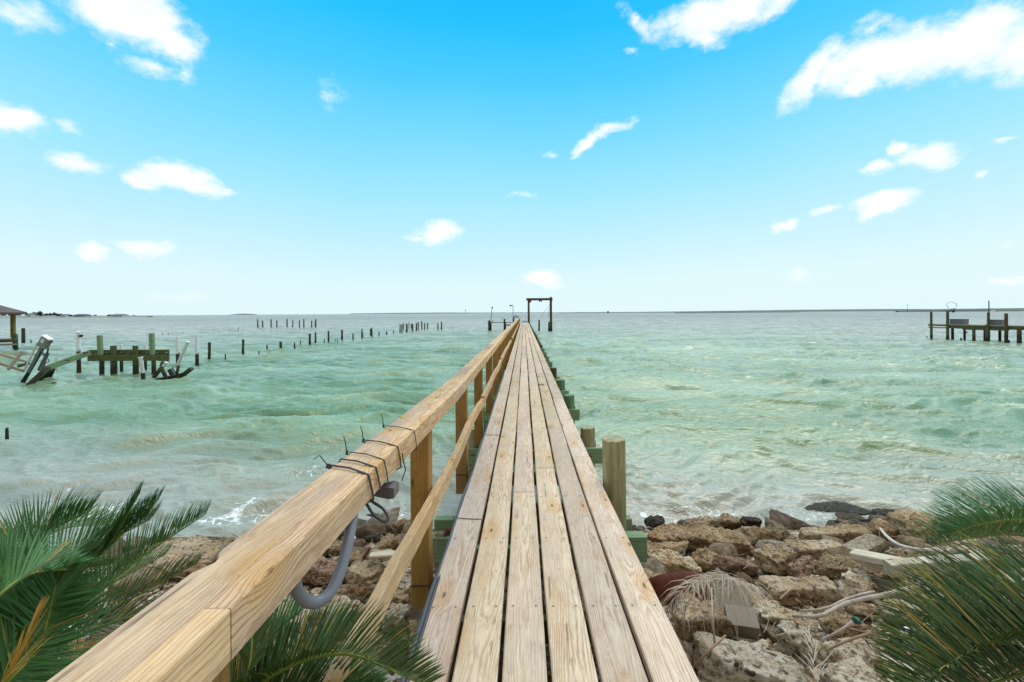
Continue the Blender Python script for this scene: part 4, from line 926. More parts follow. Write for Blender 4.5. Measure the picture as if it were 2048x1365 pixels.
# the sloping beam
sb = thing('fallen_beam', 'sloping green beam running down from the mossy boards to the leaning power panel', 'beam', wp(120, 720, 16.2))
board('timber', wp(180, 706, 16.45), wp(92, 737.5, 15.3), 0.08, 0.19, 'green', sb, ch=0.008, seg=5, rough=0.02)
board('timber', wp(100, 735, 15.25), wp(60, 768, 14.75), 0.06, 0.11, 'mossy', sb, ch=0.008, seg=4, rough=0.03)
for px, py in ((139, 720), (113, 731), (175, 705)):
    a = wp(px, py, 15.75 if px < 170 else 16.3); mb = MB(); mb.tube([a, a+Vector((0, -0.14, 0))], 0.03, 8); mb.build('bolt', 'bolt', sb)
for i, (xb, yb, xt, yt) in enumerate([(75, 763, 97, 738), (83, 761, 101, 740), (96, 760, 106, 738)]):
    b = onz(xb, yb); d = at(xt, yt, b.y)-b; tag(pole('pile', b-d*0.6, b+d, 0.075, 0.065, 'dpile', bumpy=0.1), 'leaning black pile under the sloping green beam, %s' % ['left of three', 'middle of three', 'right of three'][i], 'pile', 'leaning piles under the sloping beam')
pn = thing('power_panel', 'tilted metal power panel with white top on leaning timber posts in the left water', 'power panel', onz(50, 766))
b = onz(44.5, 767); Yq = b.y
d = at(92, 686, Yq)-b; pole('post', b-d*0.4, b+d*0.98, 0.06, 0.05, 'dpile', pn, bumpy=0.06)
b2 = onz(58, 771); d2 = at(94, 735, Yq)-b2; pole('post', b2-d2*0.6, b2+d2*1.0, 0.085, 0.06, 'mpile', pn, bumpy=0.12)
board('post', at(56, 745, Yq-0.1), at(88, 684, Yq-0.1), 0.07, 0.05, 'metal', pn, up=(0, -1, 0)); board('post', at(78, 741, Yq+0.1), at(96, 706, Yq+0.1), 0.09, 0.06, 'metal', pn, up=(0, -1, 0))
u_ = (at(95, 682, Yq)-at(78, 712, Yq)).normalized(); s_ = u_.cross(Vector((0, -1, 0))).normalized()
c = at(89.5, 685.5, Yq-0.22); rot = Matrix((s_, Vector((0, 1, 0)), u_)).transposed()
mb = MB(); mb.box(c, (0.27, 0.14, 0.33), rot); mb.build('cabinet', 'metal', pn)
mb = MB(); mb.box(c+u_*0.185, (0.31, 0.17, 0.035), rot); mb.build('lid', 'white', pn)
mb = MB(); mb.box(c+u_*0.05+Vector((0, -0.08, 0))-s_*0.02, (0.10, 0.02, 0.13), rot); mb.build('socket_cover', 'whiteold', pn)
mb = MB(); mb.tube([at(50, 739, Yq-0.2), at(64, 709, Yq-0.2), at(75, 686, Yq-0.2)], 0.028, 8); mb.tube([at(75, 686, Yq-0.2), at(73, 684, Yq)], 0.03, 8); mb.build('pipe', 'whiteold', pn)
mb = MB(); mb.tube(smooth([at(95, 694, Yq-.1), at(93, 712, Yq-.1), at(84, 703, Yq-.15), at(92, 715, Yq-.2), at(98, 722, Yq-.2), at(90, 728, Yq-.2)], 5), 0.012, 6); mb.build('cable', 'cable', pn)
mb = MB(); mb.tube(smooth([at(97, 697, Yq-.1), at(92, 718, Yq-.1), at(86, 738, Yq-.2), at(78, 752, Yq-.2)], 5), 0.022, 6); mb.tube(smooth([at(80, 700, Yq-.1), at(88, 712, Yq-.1), at(97, 719, Yq-.2)], 5), 0.012, 6); mb.build('cable', 'cable', pn)
q = at(102, 683, Yq-.2); mb = MB(); mb.tube([q-s_*0.05, q+s_*0.06], [0.05, 0.02], 8); mb.build('lamp', 'bolt', pn)
lad = thing('fallen_walkway', 'collapsed weathered walkway frame reaching out of the left edge', 'walkway', onz(10, 745))
board('side_beam', at(-60, 692, 15.3), at(54, 724, 15.0), 0.05, 0.07, 'greywood', lad, seg=3, rough=0.01); board('side_beam', at(-60, 708.5, 14.7), at(48, 742.5, 14.6), 0.05, 0.08, 'greywood', lad, seg=3, rough=0.01)
board('cross_piece', at(16, 740, 14.5), at(44.5, 704, 14.9), 0.05, 0.09, 'greywood', lad)
board('brace', at(36, 733, 15.2), at(58, 727, 14.9), 0.05, 0.09, 'mossy', lad)
b = onz(107, 771); mb = MB(); mb.tube([(b.x-0.1, b.y, -0.02), (b.x+0.02, b.y, 0.0), (b.x+0.12, b.y+0.02, 0.0)], [0.06, 0.11, 0.06], 12); tag(mb.build('float', 'dpile', smooth=True), 'round dark float half sunk below the leaning black piles', 'float')
b = onz(116, 741); d = at(113.5, 716, b.y)-b; mb = MB(); mb.tube([b-d*0.3, b+d], 0.05, 10); tag(mb.build('pipe', 'whiteold'), 'pale pipe end sticking up behind the sloping green beam', 'pipe')
# second wreck
w2 = thing('sunken_wreckage', 'dark tangle of broken timbers shaped like a sunk boat below the white pipes', 'wreckage', onz(345, 762))
Y2 = onz(345, 762).y
pts = smooth([at(312, 762, Y2), at(330, 762, Y2), at(350, 757, Y2), at(368, 749, Y2), at(382, 738, Y2)], 4)
for p, q in zip(pts[::4], pts[4::4]): board('timber', p, q+(q-p)*0.08, 0.16, 0.09+0.1*random.random(), 'dpile', w2, rough=0.02, seg=3)
mb = MB(); mb.tube(smooth([at(313, 758, Y2-.1), at(330, 756, Y2-.1), at(352, 750, Y2-.1)], 4), 0.03, 7, jitter=0.2); mb.build('pipe', 'darkmetal', w2)
for (x0, y0, x1, y1, w, m) in [(308, 756, 328, 730, .10, 'mpile'), (323, 737, 333, 757, .10, 'mpile'), (339, 739, 350, 758, .12, 'dpile'), (352, 757, 357, 730, .07, 'dpile'), (345, 756, 362, 750, .12, 'mpile'), (322, 732, 327, 724, .07, 'dpile'), (352, 748, 345, 735, .03, 'dpile')]:
    board('timber', at(x0, y0, Y2-.05), at(x1, y1, Y2-.05), w, w*0.7, m, w2, up=(0, -1, 0), rough=0.02, seg=3)
for (x0, y0, x1, y1, r, lab) in [(327, 733, 333, 725, .055, 'short white pipe end on top of the crossed sunken timbers'), (355, 731, 375.5, 685, .05, 'long leaning white pipe rising out of the sunken timbers'), (288, 761, 281, 716, .058, 'upright white pipe pile with round top in front of the mossy boards')]:
    b = at(x0, y0, Y2-(.1 if x0 != 288 else 0)); tt = at(x1, y1, Y2-(.1 if x0 != 288 else 0)); t = thing('pipe', lab, 'pipe', b)
    if x0 == 288: pole('foot', b-Vector((0, 0, 0.5)), b.lerp(tt, 0.32), r*1.05, r*1.02, 'dpile', t); 
    mb = MB(); mb.tube([b.lerp(tt, 0.3) if x0 == 288 else b, tt], r, 12); mb.build('tube', 'whiteold', t)
    if x0 != 327: mb = MB(); dd = (tt-b).normalized(); mb.tube([tt-dd*0.01, tt+dd*0.03], r*1.25, 12); mb.build('cap', 'white', t)

# ------------------------------------------------------------------ rows of broken piles
def crop(cx_, cy_, sc, ox, oy): return ox+cx_/sc, oy+cy_/sc
midrow = [(145, 322, 460, 18), (269, 408, 462, 14), (400, 300, 418, 16), (522, 388, 418, 14), (586, 340, 390, 18), (687, 318, 395, 18), (795, 322, 378, 16), (836, 308, 352, 12), (907, 256, 352, 16), (952, 245, 336, 12), (1018, 296, 332, 12), (1050, 236, 324, 12),
          (1105, 298, 320, 8), (1119, 290, 324, 8), (1152, 226, 306, 14), (1104, 356, 374, 12), (1235, 254, 308, 10), (1303, 220, 293, 10), (1312, 245, 290, 8), (1370, 220, 275, 8), (1380, 212, 282, 10), (1433, 240, 277, 12), (1492, 238, 265, 16), (1545, 233, 260, 12)]
endrow = [(1592, 186, 248, 8), (1606, 190, 252, 8), (1618, 176, 228, 8), (1643, 180, 246, 12), (1662, 168, 226, 6), (1678, 180, 222, 7), (1687, 182, 242, 10), (1717, 176, 236, 10), (1732, 168, 232, 8), (1760, 162, 227, 8), (1781, 178, 230, 8), (1803, 176, 226, 8), (1881, 176, 230, 8), (1906, 166, 228, 10)]
farrow = [(88, 238, 248, 6), (176, 230, 242, 6), (218, 230, 242, 6), (253, 228, 236, 6), (296, 222, 238, 6), (366, 208, 232, 7), (403, 220, 230, 6), (443, 222, 228, 5), (532, 212, 222, 6), (571, 212, 222, 6)]
tallrow = [(516, 148, 212, 8), (552, 158, 211, 8), (616, 148, 211, 8), (657, 155, 211, 8), (685, 196, 210, 5), (736, 145, 210, 8), (778, 155, 210, 7), (830, 155, 212, 7), (864, 145, 212, 8), (924, 157, 212, 8), (951, 148, 210, 10)]
ORD = 'first second third fourth fifth sixth seventh eighth ninth tenth eleventh twelfth thirteenth fourteenth fifteenth sixteenth seventeenth eighteenth nineteenth twentieth twenty-first twenty-second twenty-third twenty-fourth twenty-fifth'.split()
def stub(px, yt, yb, w, lab, grp, m='dpile'):
    b = onz(px, yb); k = b.y/910; zt = at(px, yt, b.y).z; h = zt; r = max(0.04, w*k/2*1.1)
    short = h < 0.55; lean = random.uniform(-0.05, 0.05)*h
    return tag(pole('broken_pile', (b.x, b.y, -0.8), (b.x+lean, b.y, zt), r*1.15, r*(0.45 if short else 0.9), m, jag=0.04 if short else 0.03, n=10, bumpy=0.16), lab, 'broken pile', grp)
for rows_, sc, ox, oy, lab, grp in ((sorted(midrow), 3.7926, 380, 600, '%s broken pile, %s from the left in the long diagonal row', 'diagonal row of broken piles'), (endrow, 3.7926, 380, 600, '%s slim pile, %s from the left in the cluster ending the row near the pier', 'cluster of slim piles near the pier'),
                                    (tallrow, 3.7926, 380, 600, '%s far pile, %s from the left in the tall row below the horizon', 'tall far row of piles')):
    for i, (cx_, ct, cb, w) in enumerate(rows_):
        px, yt = crop(cx_, ct, sc, ox, oy); yb = oy+cb/sc
        stub(px, yt, yb, w/sc, lab % ('short' if cb-ct < 55 and 'diag' in grp else ('tall' if cb-ct > 70 and 'diag' in grp else 'dark'), ORD[i]), grp)
ff = [(ox_/4.265, 580+t/4.265, 580+b_/4.265, w/4.265) for ox_, t, b_, w in [(1162, 385, 392, 7), (1254, 374, 390, 8), (1386, 366, 384, 8), (1438, 368, 384, 8), (1556, 362, 376, 8), (1617, 362, 370, 6)]]+[(380+a/3.7926, 600+b_/3.7926, 600+c_/3.7926, d/3.7926) for a, b_, c_, d in farrow]
for i, (px, yt, yb, w) in enumerate(ff): stub(px, yt, yb, w, 'tiny far stub, %s from the left in the low row behind the white piles' % ORD[i], 'low far row of stubs')
b = stub(14.5, 855, 888, 3.4, 'thin crooked black stake alone in the water at the left edge', None)

# ------------------------------------------------------------------ rocks
import bmesh
_ico = {}
def ico(n):
    if n not in _ico:
        bm = bmesh.new(); bmesh.ops.create_icosphere(bm, subdivisions=n, radius=1)
        _ico[n] = (np.array([v.co[:] for v in bm.verts]), [tuple(v.index for v in f.verts) for f in bm.faces]); bm.free()
    return _ico[n]
NOFF = rng.uniform(0, 6.28, (8, 24)); NDIR = rng.normal(size=(8, 24, 3))
def nz3(P, f, k):                             # cheap band noise
    d = NDIR[k % 8]; d = d/np.linalg.norm(d, axis=1)[:, None]
    s = np.zeros(len(P))
    for j in range(24): s += np.sin(P@(d[j]*f*(0.7+0.03*j))+NOFF[k % 8][j]+k)
    return s/24**0.5*0.5
def rock_mesh(name, dims, sub, m, flat=False, seed=0, rough=1.0):
    r = np.random.default_rng(seed); V, F = ico(sub); dims = np.array(dims)
    nrm = [np.array(q, float) for q in ((1, 0, 0), (-1, 0, 0), (0, 1, 0), (0, -1, 0), (0, 0, 1), (0, 0, -1))]
    ds = [r.uniform(0.80, 1.0) for _ in nrm]
    nrm = [q+r.normal(0, 0.04 if flat else 0.26, 3) for q in nrm]
    for _ in range(3 if flat else 9):
        q = r.normal(size=3); q /= np.linalg.norm(q); nrm.append(q*1.0); ds.append(r.uniform(1.0, 1.25) if flat else r.uniform(0.88, 1.12))
    Nn_ = np.array([q/np.linalg.norm(q) for q in nrm]); ds = np.array(ds)
    dot = V@Nn_.T; t = np.where(dot > 0.02, ds/np.maximum(dot, 0.02), 9.0)
    p = 14.0; rad = (np.sum(t**-p, axis=1))**(-1/p)
    P = V*rad[:, None]*dims/2
    s = float(min(dims)); k = seed
    n = rough*(nz3(P, 9/max(dims), k)*0.08*s + nz3(P, 26/max(dims), k+1)*0.06*s - np.abs(nz3(P, 60, k+2))*0.022 + nz3(P, 130, k+3)*0.008 + nz3(P, 260, k+4)*0.005)
    if flat: n = n*(1-0.85*np.clip(np.abs(V[:, 2])*1.6-0.5, 0, 1))
    P = P+V*n[:, None]
    me = bpy.data.meshes.new(name); me.from_pydata(P.tolist(), [], F); me.materials.append(M[m]); me.update()
    me.polygons.foreach_set('use_smooth', [True]*len(F)); 
    return me
RK = []
def rock(x0, y0, x1, y1, m, lab, flat=False, yaw=0.0, tilt=0.0, hk=0.72, name='rock', lift=0.0, sub=None, cat='rock', rough=1.0):
    xc, yc = (x0+x1)/2, (y0+y1)/2
    # where the foot of the rock meets the bank
    Y = 3.0
    for _ in range(30):
        q = at(xc, y1, Y); e = q.z-max(gz(q.x, q.y)+0.02+lift, -0.04); Y += e*0.8
        Y = max(0.6, min(7, Y))
    wpx = (x1-x0)/910; hpx = (y1-y0)/910
    ang = math.atan((yc-626)/910)
    w = wpx*Y; Hm = hpx*Y
    dep = max(0.35*w, min(0.95*w, Hm*1.1)); 
    h = max(0.06, (Hm/math.cos(ang)-dep*0.85*math.sin(ang))/math.cos(ang)*0.95); h = max(h, 0.32*Hm)
    Yc = Y+dep*0.42
    c = at(xc, yc, Yc)
    big = (x1-x0)*(y1-y0)
    sub = sub or (6 if big > 14000 else 5 if big > 2500 else 4)
    me = rock_mesh(name, (w*1.0, dep*0.98, h*0.98), sub, m, flat, seed=len(RK)+11, rough=rough)
    mw = Matrix.Translation(c) @ Matrix.Rotation(R(yaw), 4, 'Z') @ Matrix.Rotation(R(tilt), 4, 'Y')
    o = link(name, me, mw); tag(o, lab, cat); RK.append((c.x, c.y, w, dep, c.z, h)); return o
rl = [
 (1282, 1046, 1525, 1110, 'rockB', 'long dark barnacled slab beside the first green cross beam', 0, 0, 6),
 (1361, 1031, 1466, 1064, 'rockB', 'brown wedge shaped rock at the waterline behind the long barnacled slab', 0, 10, 0),
 (1440, 1026, 1485, 1062, 'rockB', 'small mossy rock at the waterline, right of the brown wedge', 0, 0, 0),
 (1550, 1005, 1730, 1042, 'rockW', 'long black wet slab lying highest along the waterline', 0, 0, -4),
 (1494, 1050, 1566, 1095, 'rockB', 'brown rock just right of the long barnacled slab', 0, 0, 0),
 (1381, 1092, 1438, 1143, 'rockB', 'pointed triangular brown rock in front of the long barnacled slab', 0, 45, 0),
 (1275, 1080, 1381, 1128, 'rockB', 'dark brown rock touching the deck below the first cross beam', 0, 20, 0),
 (1305, 1104, 1408, 1152, 'rockA', 'tan slanted rock above the rusty sheet', 0, -10, 12),
 (1432, 1110, 1520, 1154, 'rockD', 'pinkish elongated rock in the middle of the right bank', 0, 0, 8),
 (1510, 1089, 1586, 1154, 'rockA', 'large rounded pebbly rock above the flat orange topped slab', 0, 30, 0),
 (1567, 1116, 1630, 1162, 'rockD', 'pinkish grey round rock right of the large rounded one', 0, 0, 0),
 (1560, 1079, 1690, 1118, 'rockA', 'long tan block with a flat top, just below the waterline rocks', 1, 0, 0),
 (1600, 1050, 1738, 1094, 'rockA', 'long brown block lying above the tan flat topped block', 1, -6, -4),
 (1516, 1152, 1682, 1210, 'rockA', 'thick broken slab with a flat orange top', 1, 0, 0),
 (1495, 1187, 1562, 1234, 'rockA', 'orange tinted rock right of the cinder block', 0, 20, 0),
 (1510, 1212, 1616, 1262, 'rockA', 'long ribbed tan rock right of the cinder block', 0, -15, 10),
 (1550, 1250, 1616, 1324, 'rockC', 'pale squarish rock leaning upright in front of the ribbed tan rock', 0, 20, 8),
 (1388, 1286, 1612, 1420, 'rockC', 'biggest pale boulder full of shells and pebbles by the deck', 0, 0, 0),
 (1334, 1196, 1460, 1286, 'rockA', 'large rock under the dry palm frond by the deck', 0, 15, 0),
 (1288, 1147, 1362, 1199, 'rockA', 'rounded tan rock between the deck and the rusty sheet', 0, 0, 0),
 (1618, 1110, 1722, 1163, 'rockB', 'brown blocky rock left of the stacked pale planks', 0, 0, 0),
 (1800, 1026, 1874, 1085, 'rockA', 'mossy brown boulder beside the upper right palm', 0, 0, 0),
 (1681, 1078, 1782, 1118, 'slab', 'smooth pale tilted slab above the stacked planks', 1, 20, -10),
 (1638, 1218, 1710, 1284, 'rockA', 'pebbly rock below the long driftwood branch', 0, 30, 0),
 (1634, 1280, 1766, 1340, 'rockC', 'white topped rock below the pebbly rock', 0, 0, 0),
 (1640, 1332, 1764, 1420, 'rockC', 'pale pitted rock at the bottom edge beside the right palm', 0, 10, 0),
 (1678, 1146, 1758, 1202, 'rockC', 'pale jagged rock above the driftwood branch', 0, 20, 0),
 (1712, 1128, 1814, 1168, 'rockB', 'brown rock under the stacked pale planks', 0, 0, 0),
 (1772, 1092, 1830, 1122, 'rockA', 'tan rock tucked above the right end of the planks', 0, 0, 0),
 (1730, 1040, 1794, 1086, 'rockB', 'mossy green brown rock near the waterline left of the boulder', 0, 0, 0),
 (1744, 1018, 1810, 1052, 'rockW', 'dark purple grey wet rock at the waterline by the mossy boulder', 0, 0, 0),
 (1664, 1024, 1732, 1053, 'rockB', 'brown rock just below the long black wet slab', 0, 0, 0),
 (1590, 1158, 1650, 1200, 'rockA', 'small tan rock hidden behind the orange topped slab', 0, 0, 0),
 (1650, 1300, 1700, 1330, 'rockA', 'small tan rock between the two pale rocks at the lower right', 0, 0, 0),
 (1255, 1130, 1300, 1168, 'rockA', 'small tan rock against the right side of the deck', 0, 0, 0),
 (1285, 1030, 1330, 1058, 'rockW', 'small black wet rock at the waterline beside the cross beam', 0, 0, 0),
 (1480, 1030, 1520, 1060, 'rockW', 'small black wet rock between the mossy rock and the wet slab', 0, 0, 0),
 (1760, 1200, 1850, 1250, 'rockA', 'tan rock seen through the right palm above the white bottle', 0, 0, 0),
 (1860, 1120, 1960, 1170, 'rockA', 'rock half hidden behind the right palm near the planks', 0, 0, 0),
 (1700, 1205, 1760, 1240, 'rockA', 'small rock just under the driftwood branch, left of the green bottle', 0, 0, 0),
 (689, 1122, 773, 1176, 'rockA', 'mossy oval rock seen between the handrail and the mid rail', 0, -10, -10),
 (598, 1110, 682, 1173, 'rockD', 'reddish brown rock behind the hanging conduit', 0, 0, 0),
 (684, 1104, 728, 1132, 'rockB', 'grey brown rounded rock above the mossy oval one', 0, 0, 0),
 (730, 1098, 792, 1120, 'slab', 'pale flat slab above the mossy oval rock', 1, 0, 0),
 (665, 1166, 736, 1206, 'rockB', 'mossy rounded rock right of the bottom of the conduit', 0, 0, 0),
 (772, 1172, 824, 1230, 'rockA', 'greenish rock left of the second rail post', 0, 0, 0),
 (758, 1206, 824, 1270, 'rockC', 'pale shelly rock between mid rail and rail post', 0, 20, 0),
 (545, 1220, 624, 1270, 'rockC', 'pale rounded rock behind the palm leaves below the conduit', 0, 0, 0),
 (625, 1203, 725, 1244, 'rockC', 'white shelly rock just above the palm frond below the conduit', 0, 0, 0),
 (728, 1064, 764, 1088, 'rockW', 'small dark rock at the waterline under the cable loop', 0, 0, 0),
 (758, 1070, 804, 1104, 'rockB', 'dark brown rock at the waterline left of the second rail post', 0, 0, 0),
 (786, 1035, 826, 1076, 'rockB', 'mossy wedge of rock in the surf against the second rail post', 0, 0, 0),
 (722, 1025, 764, 1048, 'rockW', 'black wet rock in the surf inside the cable loop', 0, 0, 0),
 (764, 1042, 798, 1060, 'rockW', 'small wet rock in the surf right of the cable loop', 0, 0, 0),
 (636, 1078, 692, 1114, 'rockB', 'brown rock at the waterline left of the conduit', 0, 0, 0),
 (318, 1074, 466, 1112, 'rockB', 'long brown rock at the left waterline behind the handrail', 1, 0, 0),
 (270, 1100, 424, 1166, 'rockA', 'large flat tan rock right of the left palm', 0, 10, 0),
 (700, 1205, 762, 1262, 'rockA', 'brown rock under the mid rail', 0, 0, 0),
 (820, 1240, 880, 1310, 'rockA', 'rock in the shade left of the deck edge', 0, 0, 0),
]
for (x0, y0, x1, y1, m, lab, fl, yaw, tilt) in rl:
    rock(x0, y0, x1, y1, m, lab, bool(fl), yaw, tilt)
# smaller rubble between them
cnt = 0; k = 0
protos = {}
while cnt < 205 and k < 6000:
    k += 1
    y = random.uniform(0.95, 4.75); x = random.uniform(-3.6, 4.4)*min(1, 0.35+y/4.0)
    s = random.uniform(0.07, 0.22)*(1.15 if y > 3 else 0.9)
    if any(abs(x-a) < w*0.36+s*0.25 and abs(y-b_) < d_*0.36+s*0.25 for a, b_, w, d_, z_, h_ in RK[:60]): continue
    if any(abs(x-a) < (w+s)*0.36 and abs(y-b_) < (d_+s)*0.36 for a, b_, w, d_, z_, h_ in RK[60:]): continue
    if abs(x-(XC)) < 0.36 and random.random() < 0.5: continue
    m = random.choice(('rockA', 'rockA', 'rockB', 'rockC', 'rockD'))
    key = (m, random.randrange(5))
    if key not in protos: protos[key] = rock_mesh('small_rock', (1, 1, 1), 4, m, False, seed=500+len(protos), rough=0.6)
    o = link('small_rock', protos[key], Matrix.Translation((x, y, gz(x, y)+s*0.22)) @ Matrix.Rotation(random.uniform(0, 6.28), 4, 'Z') @ Matrix.Rotation(random.uniform(-.3, .3), 4, 'X') @ Matrix.Diagonal((s*random.uniform(1, 1.5), s*random.uniform(.8, 1.1), s*random.uniform(.6, .9), 1)))
    cn = {'rockA': 'tan', 'rockB': 'brown', 'rockC': 'pale', 'rockD': 'pinkish'}[m]; sn = 'under the pier deck' if abs(x-XC) < 0.5 else ('on the bank right of the pier' if x > XC else ('in the gap between deck and handrail' if x > -0.62 else 'on the bank left of the handrail'))
    tag(o, 'small %s rubble rock %s, wedged between larger ones' % (cn, sn), 'rock', 'small %s rubble %s' % (cn, sn))
    RK.append((x, y, s*1.2, s, 0, s)); cnt += 1
# gravel nobody could count
mb = MB()
V_, F_ = ico(1)
for _ in range(9000):
    y = random.uniform(0.6, 4.8); x = random.uniform(-3.2, 4.2)*min(1, 0.35+y/4.0); s = random.uniform(0.008, 0.035)
    c = Vector((x, y, gz(x, y)+s*0.2)); sc = (s*random.uniform(.8, 1.5), s*random.uniform(.8, 1.4), s*random.uniform(.4, .9)); an = random.uniform(0, 6.28)
    mb.add([(c.x+(v[0]*sc[0]*math.cos(an)-v[1]*sc[1]*math.sin(an)), c.y+(v[0]*sc[0]*math.sin(an)+v[1]*sc[1]*math.cos(an)), c.z+v[2]*sc[2]) for v in V_], F_)
tag(mb.build('gravel', 'rockC', origin=(0, 0, 0)), kind='stuff')

# straw and twigs caught between the rocks
mb = MB()
for _ in range(900):
    y = random.uniform(1.0, 4.3); x = random.uniform(-3.0, 4.2)*min(1, 0.35+y/4.0)
    near = [q for q in RK if abs(q[0]-x) < 0.3 and abs(q[1]-y) < 0.3]
    z = gz(x, y)+random.uniform(0.01, 0.16); a = random.uniform(0, 6.28); l = random.uniform(0.03, 0.14); dz_ = random.uniform(-0.3, 0.4)
    p0 = Vector((x, y, z)); d = Vector((math.cos(a), math.sin(a), dz_))*l
    mb.tube([p0, p0+d*0.5+Vector((0, 0, random.uniform(-.1, .15)*l)), p0+d], [0.0016, 0.0018, 0.0008], 3, False)
tag(mb.build('plant_litter', 'dry', origin=(0, 0, 0)), kind='stuff')

# ------------------------------------------------------------------ debris on the rocks
def bz(px, py, lift=0.12):
    Y = 3.0
    for _ in range(30):
        q = at(px, py, Y); Y += (q.z-(gz(q.x, q.y)+lift))*0.8; Y = max(0.6, min(7, Y))
    return at(px, py, Y)
c = bz(1478, 1262, 0.06)
cb = thing('cinder_block', 'grey cinder block lying tilted between rocks near the deck', 'cinder block', c)
rot = Matrix.Rotation(R(-22), 3, 'Z') @ Matrix.Rotation(R(38), 3, 'X') @ Matrix.Rotation(R(-14), 3, 'Y')
mb = MB(); mb.box(at(1466, 1208, c.y+0.13), (0.17, 0.19, 0.045), rot); mb.build('slab', 'cinder', cb)
mb = MB(); rot2 = Matrix.Rotation(R(-14), 3, 'Z') @ Matrix.Rotation(R(24), 3, 'X'); mb.box(at(1482, 1244, c.y+0.03), (0.14, 0.10, 0.09), rot2); mb.build('block', 'cinder', cb)
# rusty sheet
P0 = [bz(1296, 1158, 0.24), bz(1330, 1147, 0.26), bz(1380, 1143, 0.27), bz(1415, 1156, 0.22)]
mb = MB(); n = 14; sp_ = smooth(P0, 6); vs = []; fs = []
for i, p in enumerate(sp_):
    t = i/(len(sp_)-1)
    for j in range(5):
        s = j/4; w = 0.085*math.sin(math.pi*min(1, t*0.9+0.06))
        vs.append(p+Vector((0.01*j, -w*s*0.7, -0.10*s*s-w*0.30*s)))
for i in range(len(sp_)-1):
    for j in range(4): fs.append((i*5+j, i*5+j+1, (i+1)*5+j+1, (i+1)*5+j))
mb.add(vs, fs); mb.add([v+Vector((0, 0.003, -0.006)) for v in vs], [f[::-1] for f in fs])
tag(mb.build('rusty_sheet', 'rust', smooth=True), 'curved dark red rusty metal sheet half buried above the dry palm frond', 'metal sheet')
# planks and timber
def plank3(x0, y0, l0, x1, y1, l1, w, h, m, lab, name='plank'):
    tag(board(name, bz(x0, y0, l0), bz(x1, y1, l1), w, h, m, None, ch=0.004, seg=5, rough=0.01), lab, 'plank', None)
plank3(1706, 1108, .20, 1800, 1127, .22, 0.09, 0.04, 'plank_pale', 'short pale plank lying on top of the planks left of the right palm')
plank3(1738, 1124, .16, 1812, 1136, .18, 0.13, 0.045, 'plank_pale', 'second pale plank of the little stack left of the right palm')
plank3(1775, 1138, .20, 1975, 1124, .24, 0.07, 0.075, 'plank_pale', 'long pale timber reaching behind the leaves of the right palm')
plank3(740, 1112, .2, 800, 1108, .2, 0.06, 0.02, 'plank_pale', 'short thin board among rocks left of the second rail post')
def branch(pts, r0, r1, m, lab, name='branch', lift=0.16, cat='driftwood'):
    P = smooth([bz(x, y, l if l else lift) for x, y, l in pts], 5); n = len(P); mb = MB()
    mb.tube(P, [r0+(r1-r0)*i/(n-1) for i in range(n)], 8, jitter=0.15); return tag(mb.build(name, m, smooth=True), lab, cat)
branch([(1585, 1232, .12), (1640, 1232, .14), (1680, 1212, .16), (1720, 1200, .18), (1770, 1190, .2), (1840, 1172, .22)], 0.007, 0.014, 'drift', 'long pale driftwood branch lying across the right rocks')
branch([(1600, 1222, .12), (1650, 1217, .14), (1700, 1196, .16), (1750, 1184, .2)], 0.004, 0.008, 'drift', 'thin grey branch lying along the upper side of the long driftwood')
branch([(1752, 1044, .12), (1775, 1075, .14), (1815, 1096, .16), (1880, 1102, .2)], 0.010, 0.013, 'plank_pale', 'bent pale stick curving down toward the planks from the waterline rocks')
branch([(1640, 1282, .1), (1680, 1262, .14), (1705, 1244, .18)], 0.005, 0.007, 'drift', 'short forked grey driftwood below the long branch')
branch([(1700, 1258, .12), (1750, 1268, .14), (1800, 1274, .16), (1880, 1264, .16)], 0.004, 0.005, 'twig', 'dark curved twig leading to the white bottle')
branch([(1650, 1302, .1), (1700, 1280, .14), (1745, 1266, .18)], 0.005, 0.006, 'twig', 'thin straight twig below the forked driftwood')
branch([(1382, 1340, .22), (1420, 1300, .30), (1451, 1272, .32)], 0.004, 0.004, 'twig', 'thin straight reed leaning on the biggest boulder')
branch([(1423, 1176, .40), (1425, 1230, .36), (1430, 1290, .26)], 0.003, 0.004, 'dry', 'thin white stalk hanging down from the dry palm frond')
branch([(1560, 1198, .26), (1580, 1180, .26)], 0.004, 0.004, 'twig', 'tiny twig against the orange topped slab')
branch([(727, 1117, .16), (740, 1096, .22)], 0.012, 0.010, 'bolt', 'short rusty stake standing among rocks behind the conduit')
q = bz(1812, 1290, 0.05); q2 = bz(1822, 1258, 0.16)
bt = thing('plastic_bottle', 'crumpled white plastic bottle among twigs behind the right palm', 'bottle', q)
dq = (q2-q); mb = MB(); mb.tube([q, q+dq*0.1, q+dq*0.7, q+dq*0.85], [0.02, 0.032, 0.03, 0.016], 12); mb.build('body', 'white', bt, smooth=True)
mb = MB(); mb.tube([q+dq*0.85, q+dq*1.0], 0.014, 10); mb.build('cap', 'white', bt)
q = bz(1706, 1236, 0.10); q2 = bz(1722, 1246, 0.10); mb = MB(); mb.tube([q, q.lerp(q2, .2), q.lerp(q2, .7), q2], [0.008, 0.012, 0.012, 0.005], 12); tag(mb.build('glass_bottle', 'glassgreen', smooth=True), 'small dark green glass bottle beside the forked driftwood', 'bottle')
